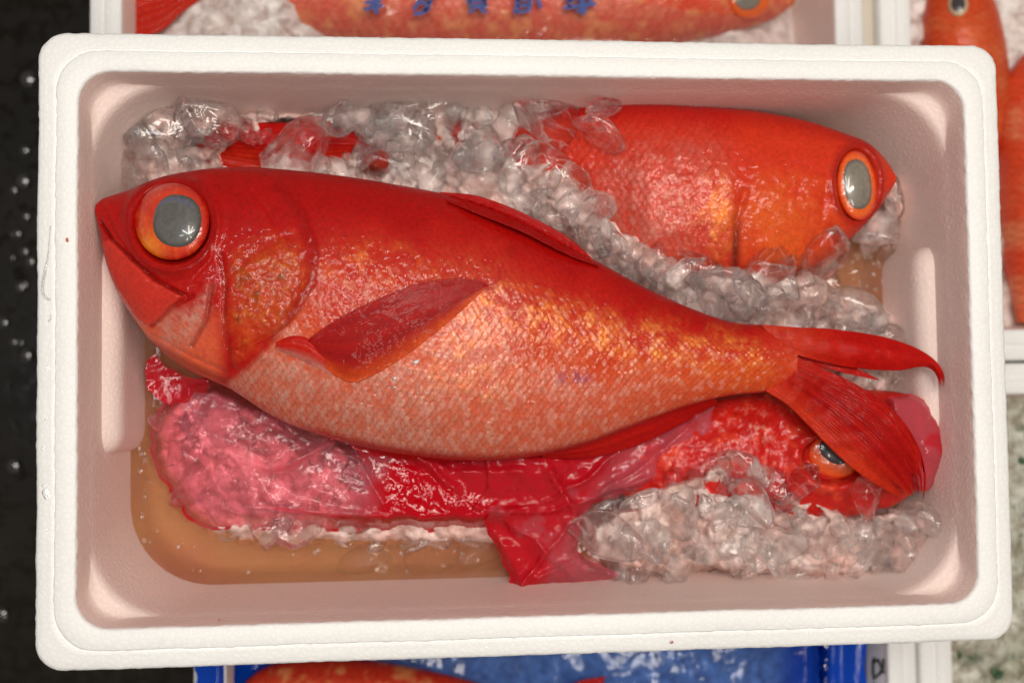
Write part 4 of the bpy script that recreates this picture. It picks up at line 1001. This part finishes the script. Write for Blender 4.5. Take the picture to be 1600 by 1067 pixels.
def streak(lines):
    for ln in lines:
        p = spline(ln, 26); n = len(p); w_ = 2.6 * (0.7 + 0.5 * vn(np.arange(n), np.arange(n), 4, 3)) / 2570; k = np.linspace(-1, 1, 7)
        t = np.gradient(p, axis=0); t /= np.linalg.norm(t, axis=1)[:, None]
        c = P(p[:, 0], p[:, 1], -0.0022)
        V = c[:, None] + (w_[:, None] * k[None])[..., None] * np.stack([t[:, 1], t[:, 0], 0 * t[:, 0]], -1)[:, None]
        V[..., 2] += (w_[:, None] * np.sqrt(1 - k ** 2)[None]) * 0.7
        mk('water_streak', V, gridf(n, 7, False, True), M_CLW, box)
streak([[(80, 352), (77, 390), (70, 425), (66, 450), (71, 466), (80, 468)], [(79, 490), (80, 498), (76, 503)]])

# ------------------------------------------------------------------ dark wet floor
def mat_floor():
    m, nt, N, L = newmat('wet_dark_floor'); co = coords(N, L)
    n = noise(N, L, co, 6, 5); n2 = noise(N, L, co, 70, 3); 
    c = ramp(N, L, n, [(0.3, (0.008, 0.0065, 0.005)), (0.7, (0.020, 0.016, 0.012))])
    r = ramp(N, L, n2, [(0.35, (0.10,) * 3), (0.6, (0.5,) * 3)])
    p = pbsdf(N, L); p.inputs['Specular IOR Level'].default_value = 0.12; L.new(c, p.inputs['Base Color']); L.new(r, p.inputs['Roughness'])
    b = bump(N, L, n2, 0.12, 0.002); L.new(b, p.inputs['Normal']); out(N, L, p.outputs[0]); return m
LZ = -0.171
FZ = LZ - BH - 0.001
tag(mk('floor', [(-4, -4, FZ), (4, -4, FZ), (4, 4, FZ), (-4, 4, FZ)], np.array([[0, 1, 2, 3]]), mat_floor(), smooth=False), kind='structure')

# drops standing on the wet floor
M_DROP = mat_plain('water_drop', (0.02, 0.018, 0.015), 0.03, 1.0, 50, 0.1, 0.0, 0.001, spec=1.0)
dv, df = [], []
for k in range(24):
    u, v = random.choice(((random.gauss(38, 14), random.uniform(180, 560)), (random.uniform(-60, 55), random.uniform(-30, 1100))))
    c = P(u, v, FZ); r = random.uniform(0.003, 0.0085)
    th = np.linspace(0, 2 * np.pi, 12, endpoint=False); ph = np.linspace(0.05, np.pi / 2, 6)
    T_, P_ = np.meshgrid(th, ph)
    V = np.stack([c[0] + r * np.sin(P_) * np.cos(T_), c[1] + r * np.sin(P_) * np.sin(T_), FZ + 0.6 * r * np.cos(P_)], -1)
    df.append(gridf(6, 12, True, False) + 72 * k); dv.append(V.reshape(-1, 3))
tag(mk('water_drops', np.vstack(dv), np.vstack(df), M_DROP), 'scattered water drops glinting on the dark floor left of the box', 'water drops', kind='stuff')

# ------------------------------------------------------------------ the boxes below and around
def px(u, v): return P(u, v, LZ)
yt_ = float(px(700, -300)[1])
a = px(137, 30); b = px(1352, 30)
hx = (b[0] - a[0]) / 2; cx = (a[0] + b[0]) / 2
TBY = float(px(700, -90)[1])
boxT = foam_box('foam box behind the back rim, red fish under written film inside', cx, TBY, hx, 0.190, LZ, GB)
c = px(1377, 30); RX = 0.20
yr = float(px(1590, 563)[1])
boxR = foam_box('foam box at the upper right with small-eyed orange fish in it', float(c[0]) + RX, yr + 0.30, RX, 0.30, LZ, GB)
c2_ = px(1441, 1040); yr2 = float(px(1590, 567)[1])
boxS = foam_box('foam box at the lower right full of greenish ice', float(c2_[0]) + RX, yr2 - 0.30, RX, 0.30, LZ, GB)
ga, gb = px(1355, 30), px(1375, 30)
gap = thing('foam_board', 'narrow beige foam board standing in the gap between the two rear boxes', 'foam board', ((ga[0] + gb[0]) / 2, 0.29, FZ + 0.001))
bv = np.array([[ga[0], 0.10, 0], [gb[0], 0.10, 0], [gb[0], 0.48, 0], [ga[0], 0.48, 0]])
e_ = 0.0012
ins = np.array([[e_, e_, 0], [-e_, e_, 0], [-e_, -e_, 0], [e_, -e_, 0]])
BV = np.vstack([bv + [0, 0, FZ + 0.001], bv + [0, 0, LZ - 0.012 - e_], bv + ins + [0, 0, LZ - 0.012]])
q4 = np.arange(4); q5 = np.roll(q4, -1)
mk('board', BV, [np.vstack([np.stack([q4 + o_, q5 + o_, q5 + o_ + 4, q4 + o_ + 4], -1) for o_ in (0, 4)] + [[[8, 9, 10, 11]], [[3, 2, 1, 0]]])], mat_foam('aged_foam', (0.66, 0.58, 0.48)), gap, smooth=False)
a = px(300, 1045); b = px(1436, 1045)
hxb = (b[0] - a[0]) / 2; cxb = (a[0] + b[0]) / 2
BBY = float(px(800, 1190)[1])
boxB = foam_box('foam box below the front rim, lined with blue plastic', cxb, BBY, hxb, 0.19, LZ, GB)

# red fish in the box behind
def paint_far(seed, base=(0.62, 0.05, 0.02), belly=(0.66, 0.14, 0.07), flip=False):
    def fn(u, v, x, y, fr, hh, x0, x1, yc):
        n1 = fbm(u, v, 50, seed); n2 = fbm(u, v, 18, seed + 1)
        Q, E, I = scales(x if flip else -x, yc, 15, 12)
        col = mixc(np.ones(u.shape + (3,)) * np.array(base), belly, np.clip(ss(0.45, 0.8, fr + (n1 - 0.5) * 0.5) * (0.3 + I * 0.8), 0, 1))
        col = mixc(col, RED, ss(0.3, 0.1, fr) * 0.6); col = mixc(col, RED * 0.9, ss(0.25, 0.05, E) * 0.4); col = mixc(col, (0.74, 0.30, 0.10), ss(0.5, 0.78, n2) * 0.6)
        return 0.0007 * Q + (n2 - 0.5) * 0.001, np.clip(col, 0.001, 0.95), 0.1 + 0 * u
    return fn
fish4 = thing('fish', 'red fish in the box behind, lying under a clear film with blue writing', 'fish', tuple(P(850, 0, LZ - 0.06)), 'fish in the neighbouring boxes')
t4 = [(300, -60), (420, -90), (600, -120), (800, -135), (1000, -120), (1120, -80), (1200, -40), (1238, -8)]
b4 = [(300, -10), (420, 40), (600, 72), (800, 84), (1000, 76), (1120, 56), (1200, 34), (1238, 10)]
V4, f4, c4, s4, LOOK4 = fish_body(t4, b4, [(300, .012), (500, .026), (800, .034), (1000, .032), (1150, .024), (1238, .006)], [(0, LZ - .045), (2000, LZ - .045)], 200, 90, 16, False, paint_far(61))
mk('body', V4, f4, M_SKIN, fish4, {'Col': c4, 'shine': s4})
eye(fish4, (1172, 2), 33, 30, 0, (1168, -4), 20, 20, 0, LOOK4, 0.006, 0.0, M_PUPIL2, iris_two)
fin('tail_fin', fish4, [(320, -40), (280, -50), (230, -50), (180, -40)], [(320, -5), (285, 20), (250, 50), (186, 72)], 30, 30, lambda u, v, R, K: LZ - 0.03 + 0 * u, rays=9, amp=0.001, rag=0.05, seed=71, colf=finc(RED, RORA))

M_SLUSH2 = mat_slush('grey_ice', (0.93, 0.87, 0.84), 0.15)
M_SLUSHG = mat_slush('greenish_ice', (0.70, 0.70, 0.62), 0.25)
def far_heap(label, u0, v0, u1, v1, z, seed, mat, step=7, extra=None):
    U, Vv = np.meshgrid(np.arange(u0, u1, step), np.arange(v0, v1, step), indexing='ij')
    f1, f2, i1 = voro(U, Vv, 40, seed); g1, _, _ = voro(U, Vv, 18, seed + 4)
    Z = z + 0.012 * np.sqrt(np.clip(1 - (f1 / 0.8) ** 2, 0, 1)) * (0.5 + i1) + 0.004 * (1 - g1)
    if extra is not None: Z = Z + extra(U, Vv)
    o = mk('crushed_ice', P(U, Vv, Z).reshape(-1, 3), gridf(*U.shape), mat)
    return tag(o, label, 'crushed ice', kind='stuff')
far_heap('crushed ice round the fish in the box behind the back rim', 218, -250, 1270, 120, LZ - 0.062, 81, M_SLUSH2, extra=lambda u, v: 0.040 * np.exp(-((u - 390) / 95) ** 2) - 0.03 * ss(1180, 1250, u))
# clear film with blue brush writing
filmT = thing('plastic_sheet', 'clear plastic sheet with blue brushed characters over the fish behind', 'plastic sheet', tuple(P(760, 0, LZ - 0.012)))
FT = [(300, -160), (1230, -160), (1240, -40), (1215, 60), (1000, 88), (600, 88), (320, 70)]
ZF4 = lambda u, v: LZ - 0.012 - 0.020 * ss(150, 500, np.abs(u - 760)) - 0.0 * v
film(filmT, 'sheet', FT, lambda u, v, sd: ZF4(u, v) + 0.002 * (crumple(u, v, 400, 70) - 0.5) - 0.01 * ss(20, 0, sd), lambda u, v, sd: 0.08 + 0 * u, 8, 61, M_CLEAR)
M_INK = mat_plain('blue_ink', (0.018, 0.055, 0.26), 0.5, 0.0, 200, 0.3, 0.1, 0.0005)
M_BLACK = mat_plain('black_ink', (0.015, 0.015, 0.02), 0.6, 0.0, 200, 0.2, 0.1, 0.0005)
def strokes(parent, name, lines, zf, mat, wd):
    Vs, Fs, k = [], [], 0
    for ln in lines:
        w = ln[-1] if isinstance(ln[-1], (int, float)) else wd
        p = spline([q for q in ln if not isinstance(q, (int, float))], 14)
        t = np.gradient(p, axis=0); t /= np.linalg.norm(t, axis=1)[:, None] + 1e-9
        nrm = np.stack([-t[:, 1], t[:, 0]], -1)
        ww = w * (0.75 + 0.35 * np.sin(np.linspace(0.3, 2.6, 14)))[:, None] / 2
        l, r_ = p + nrm * ww, p - nrm * ww
        q = np.stack([l, r_], 1).reshape(-1, 2)
        top_ = P(q[:, 0], q[:, 1], zf(q[:, 0], q[:, 1]) + 0.0006)
        Vs.append(top_); Fs.append(gridf(14, 2) + k); k += 28
    return mk(name, np.vstack(Vs), np.vstack(Fs), mat, parent, smooth=False)
ZS = lambda u, v: ZF4(u, v) + 0.0045
for lines in ([[(570, 5), (596, 2), 6], [(574, 14), (600, 9), 5], [(586, -22), (587, 0), (588, 22), 7], [(584, 4), (574, 16), (568, 12), 4]],
              [[(664, -24), (656, 0), (646, 16), 6], [(660, -4), (682, -6), 6], [(676, -6), (670, 8), (662, 18), 6], [(646, 23), (660, 20), (672, 13), 6], [(656, 6), (672, 4), 5]],
              [[(732, -20), (733, 8), 6], [(733, -6), (760, -8), 5], [(733, 3), (759, 1), 5], [(733, 11), (762, 9), 6], [(757, -20), (758, 8), 6], [(740, 14), (733, 21), 5], [(750, 13), (760, 21), 6]],
              [[(808, -22), (808, 6), (804, 22), 6], [(808, -10), (826, -12), 5], [(808, 1), (826, -1), 5], [(808, 10), (826, 8), 5], [(827, -22), (828, 8), (824, 20), 6], [(806, 20), (822, 18), 5], [(840, -20), (841, 2), (846, 13), 6]],
              [[(882, 0), (930, -5), 6], [(888, -12), (925, -15), 5], [(880, 13), (932, 6), 6], [(892, -20), (890, 12), 5], [(922, -20), (922, 8), 5], [(908, -22), (910, 4), (912, 24), 7], [(900, 18), (918, 15), 5]]):
    strokes(filmT, 'brushed_character', lines, ZS, M_INK, 5)

# orange fish in the right hand boxes
M_SEYE = M_PUPIL3
fish5 = thing('fish', 'orange fish with a small dark eye in the upper right box, nose up', 'fish', tuple(P(1500, 60, LZ - 0.06)), 'fish in the neighbouring boxes')
# its long axis runs down the box: build in swapped axes
def upright_fish(parent, cxs, halfw, T, zc, seed, base, belly):
    cxs = np.array(cxs, float); sp = spline(cxs, 150); hw = np.interp(sp[:, 1], *np.array(halfw, float).T); Tt = np.interp(sp[:, 1], *np.array(T, float).T)
    th = np.linspace(0, 2 * np.pi, 80, endpoint=False); n, m = len(sp), 80
    U = sp[:, 0][:, None] - hw[:, None] * np.cos(th)[None]; Vv = sp[:, 1][:, None] + 0 * U
    z = zc + Tt[:, None] * np.sin(th)[None]
    n1 = fbm(U, Vv, 40, seed); Q, E, I = scales(Vv, U, 13, 10)
    col = mixc(np.ones(U.shape + (3,)) * np.array(base), belly, np.clip(ss(0.45, 0.75, n1) * (0.3 + I), 0, 1) * 0.55); col = mixc(col, RED, ss(0.25, 0.05, E) * 0.4)
    V = P(U, Vv, zc + 0 * z); V[..., 2] = z + 0.0007 * Q * (np.sin(th) > 0)[None]
    f = gridf(n, m, True)
    Vf = np.vstack([V.reshape(-1, 3), V[0].mean(0), V[-1].mean(0)]); j = np.arange(m); j2 = (j + 1) % m
    f3 = np.vstack([np.stack([np.full(m, n * m), j2, j], -1), np.stack([np.full(m, n * m + 1), (n - 1) * m + j, (n - 1) * m + j2], -1)])
    c = np.vstack([col.reshape(-1, 3), col[0, 0], col[-1, 0]])
    mk('body', Vf, [f, f3], M_SKIN, parent, {'Col': np.clip(c, 0, 0.95), 'shine': 0 * c[:, 0] + 0.08})
    h = V[:, :41]; uu, vv2 = pr(h); return (uu.ravel(), vv2.ravel(), h[..., 2].ravel())
LOOK5 = upright_fish(fish5, [(1492, -70), (1498, 0), (1505, 80), (1515, 160), (1525, 240)], [(-70, 8), (-20, 44), (30, 56), (90, 62), (160, 60), (240, 30)], [(-70, .004), (-20, .022), (60, .030), (160, .028), (240, .012)], LZ - 0.045, 63, (0.62, 0.075, 0.018), (0.66, 0.17, 0.06))
eye(fish5, (1497, 8), 16, 18, 0, (1497, 6), 11, 12, 0, LOOK5, 0.004, 0.0, M_SEYE, lambda u, v, r: np.ones(u.shape + (3,)) * np.array([0.55, 0.40, 0.25]))
fish6 = thing('fish', 'orange-red fish along the right edge of the picture in the upper right box', 'fish', tuple(P(1600, 300, LZ - 0.06)), 'fish in the neighbouring boxes')
upright_fish(fish6, [(1610, 85), (1612, 160), (1618, 260), (1622, 360), (1620, 450), (1616, 505)], [(85, 10), (130, 48), (200, 56), (300, 58), (400, 50), (505, 26)], [(85, .006), (160, .026), (300, .032), (420, .026), (505, .01)], LZ - 0.040, 64, (0.68, 0.07, 0.02), (0.75, 0.30, 0.14))
far_heap('pinkish crushed ice in the upper right box', 1420, -220, 1760, 520, LZ - 0.062, 85, M_SLUSH2)
far_heap('greenish crushed ice filling the lower right box', 1470, 600, 1800, 1240, LZ - 0.034, 87, M_SLUSHG, extra=lambda u, v: 0.006 * fbm(u, v, 60, 5))
# green leaf scraps in the greenish ice
M_LEAF = mat_plain('green_leaf', (0.05, 0.105, 0.05), 0.35, 0.4, 120, 0.4, 0.3, 0.001)
for k in range(16):
    u, v = 1500 + 10 * k + random.uniform(0, 9), random.uniform(1010, 1066)
    if k > 9: u, v = random.uniform(1588, 1600), 650 + 58 * (k - 10) + random.uniform(0, 40)
    an = random.uniform(0, 3.1); l = random.uniform(10, 26)
    p0, p1 = (u - l * math.cos(an), v - l * math.sin(an)), (u + l * math.cos(an), v + l * math.sin(an))
    pm = (u + 11 * math.sin(an), v - 9 * math.cos(an)); pn = (u - 6 * math.sin(an), v + 9 * math.cos(an))
    V, f, _ = patch([p0, pm, p1], [p0, pn, p1], 10, 6, lambda a, b, R, K: LZ - 0.0245 + 0.006 * np.sin(5 * R + k) * (K - 0.3), rays=2, amp=0.0003, seed=k, colf=lambda a, b, R, K, ray: np.ones(a.shape + (3,)), thick=0.0005)
    tag(mk('leaf_scrap', V, f, M_LEAF), (f'{ORD[k]} green leaf scrap from the left in the lower right greenish ice' if k <= 9 else f'{ORD[k - 10]} green leaf scrap from the top along the right edge'), 'leaf', 'leaf scraps in the greenish ice')

# blue liner, fish and ice in the box below
M_BLUE = mat_film('blue_film', (0.45, 0.66, 0.95), (0.004, 0.07, 0.55), 0.10, 0.97, 0.08)
liner = thing('plastic_liner', 'bright blue plastic liner in the box below the front rim', 'plastic liner', tuple(P(800, 1060, LZ - 0.05)))
LN = [(304, 880), (330, 876), (500, 875), (800, 875), (1150, 875), (1325, 876), (1350, 880), (1353, 930), (1352, 1040), (1353, 1200), (1351, 1400), (1352, 1490), (1335, 1512), (1150, 1515), (800, 1516), (500, 1514), (330, 1512), (306, 1490), (303, 1300), (305, 1100), (303, 960)]
def z_ln(u, v, sd):
    e = np.minimum(u - 304, 1352 - u)
    return LZ + 0.0035 - 0.040 * ss(10, 95, e) + 0.004 * (crumple(u, v, 500, 80) - 0.5) * ss(0, 20, e) + 0.016 * np.exp(-((u - 1296) / 14) ** 2) + 0.014 * np.exp(-((u - 345) / 14) ** 2)
def d_ln(u, v, sd):
    e = np.minimum(u - 304, 1352 - u)
    return 0.12 + 0.88 * ss(150, 60, e)
film(liner, 'liner_sheet', LN, z_ln, d_ln, 7, 71, M_BLUE)
far_heap('crushed ice under the blue liner in the box below', 380, 860, 1330, 1520, LZ - 0.066, 89, M_SLUSH2)
fish7 = thing('fish', 'orange-red fish poking out at the bottom edge in the blue lined box', 'fish', tuple(P(520, 1070, LZ - 0.06)), 'fish in the neighbouring boxes')
t7 = [(385, 1062), (410, 1044), (450, 1030), (520, 1026), (600, 1034), (700, 1054), (780, 1076), (840, 1092)]
b7 = [(385, 1092), (410, 1130), (460, 1168), (540, 1184), (620, 1178), (700, 1158), (780, 1138), (840, 1126)]
V7, f7, c7, s7, LOOK7 = fish_body(t7, b7, [(385, .006), (450, .022), (560, .026), (700, .016), (840, .006)], [(0, LZ - .030), (2000, LZ - .030)], 120, 70, 14, True, paint_far(66, (0.66, 0.07, 0.02), (0.78, 0.32, 0.12), True))
mk('body', V7, f7, M_SKIN, fish7, {'Col': c7, 'shine': s7})
fin('tail_fin', fish7, [(835, 1094), (870, 1080), (910, 1062), (950, 1056)], [(835, 1125), (872, 1142), (912, 1164), (948, 1172)], 40, 40, lambda u, v, R, K: LZ - 0.028 + 0 * u, rays=12, amp=0.0008, rag=0.2, seed=91, colf=finc(RED_D, RED))
# price scrawl on a card leaning in the right end of that box
card = thing('paper_card', 'grey paper card with a black scrawl at the right end of the lower box', 'card', tuple(P(1385, 1050, LZ - 0.02)))
cu = np.array([1354, 1424, 1424, 1354.]); cv = np.array([970, 970, 1160, 1160.])
topz = P(cu, cv, LZ - 0.006); lowz = P(cu, cv, LZ - 0.0075)
mk('sheet', np.vstack([topz, lowz]), np.array([[3, 2, 1, 0], [4, 5, 6, 7], [0, 1, 5, 4], [1, 2, 6, 5], [2, 3, 7, 6], [3, 0, 4, 7]]), mat_plain('grey_card', (0.36, 0.35, 0.40), 0.6, 0, 80, 0.06, 0.1, 0.0005), card, smooth=False)
strokes(card, 'scrawl', [[(1366, 1026), (1364, 1044), (1366, 1062), 5], [(1362, 1034), (1374, 1030), 5], [(1372, 1030), (1378, 1046), (1368, 1058), 5], [(1380, 1028), (1382, 1044), 5], [(1376, 1050), (1390, 1047), 4], [(1384, 1050), (1388, 1066), (1380, 1074), 5], [(1364, 1066), (1374, 1080), 5]], lambda u, v: LZ - 0.006 + 0 * u, M_BLACK, 5)
print('objects', len(SC.objects), 'tris', sum(len(o.data.polygons) for o in SC.objects if o.type == 'MESH'))
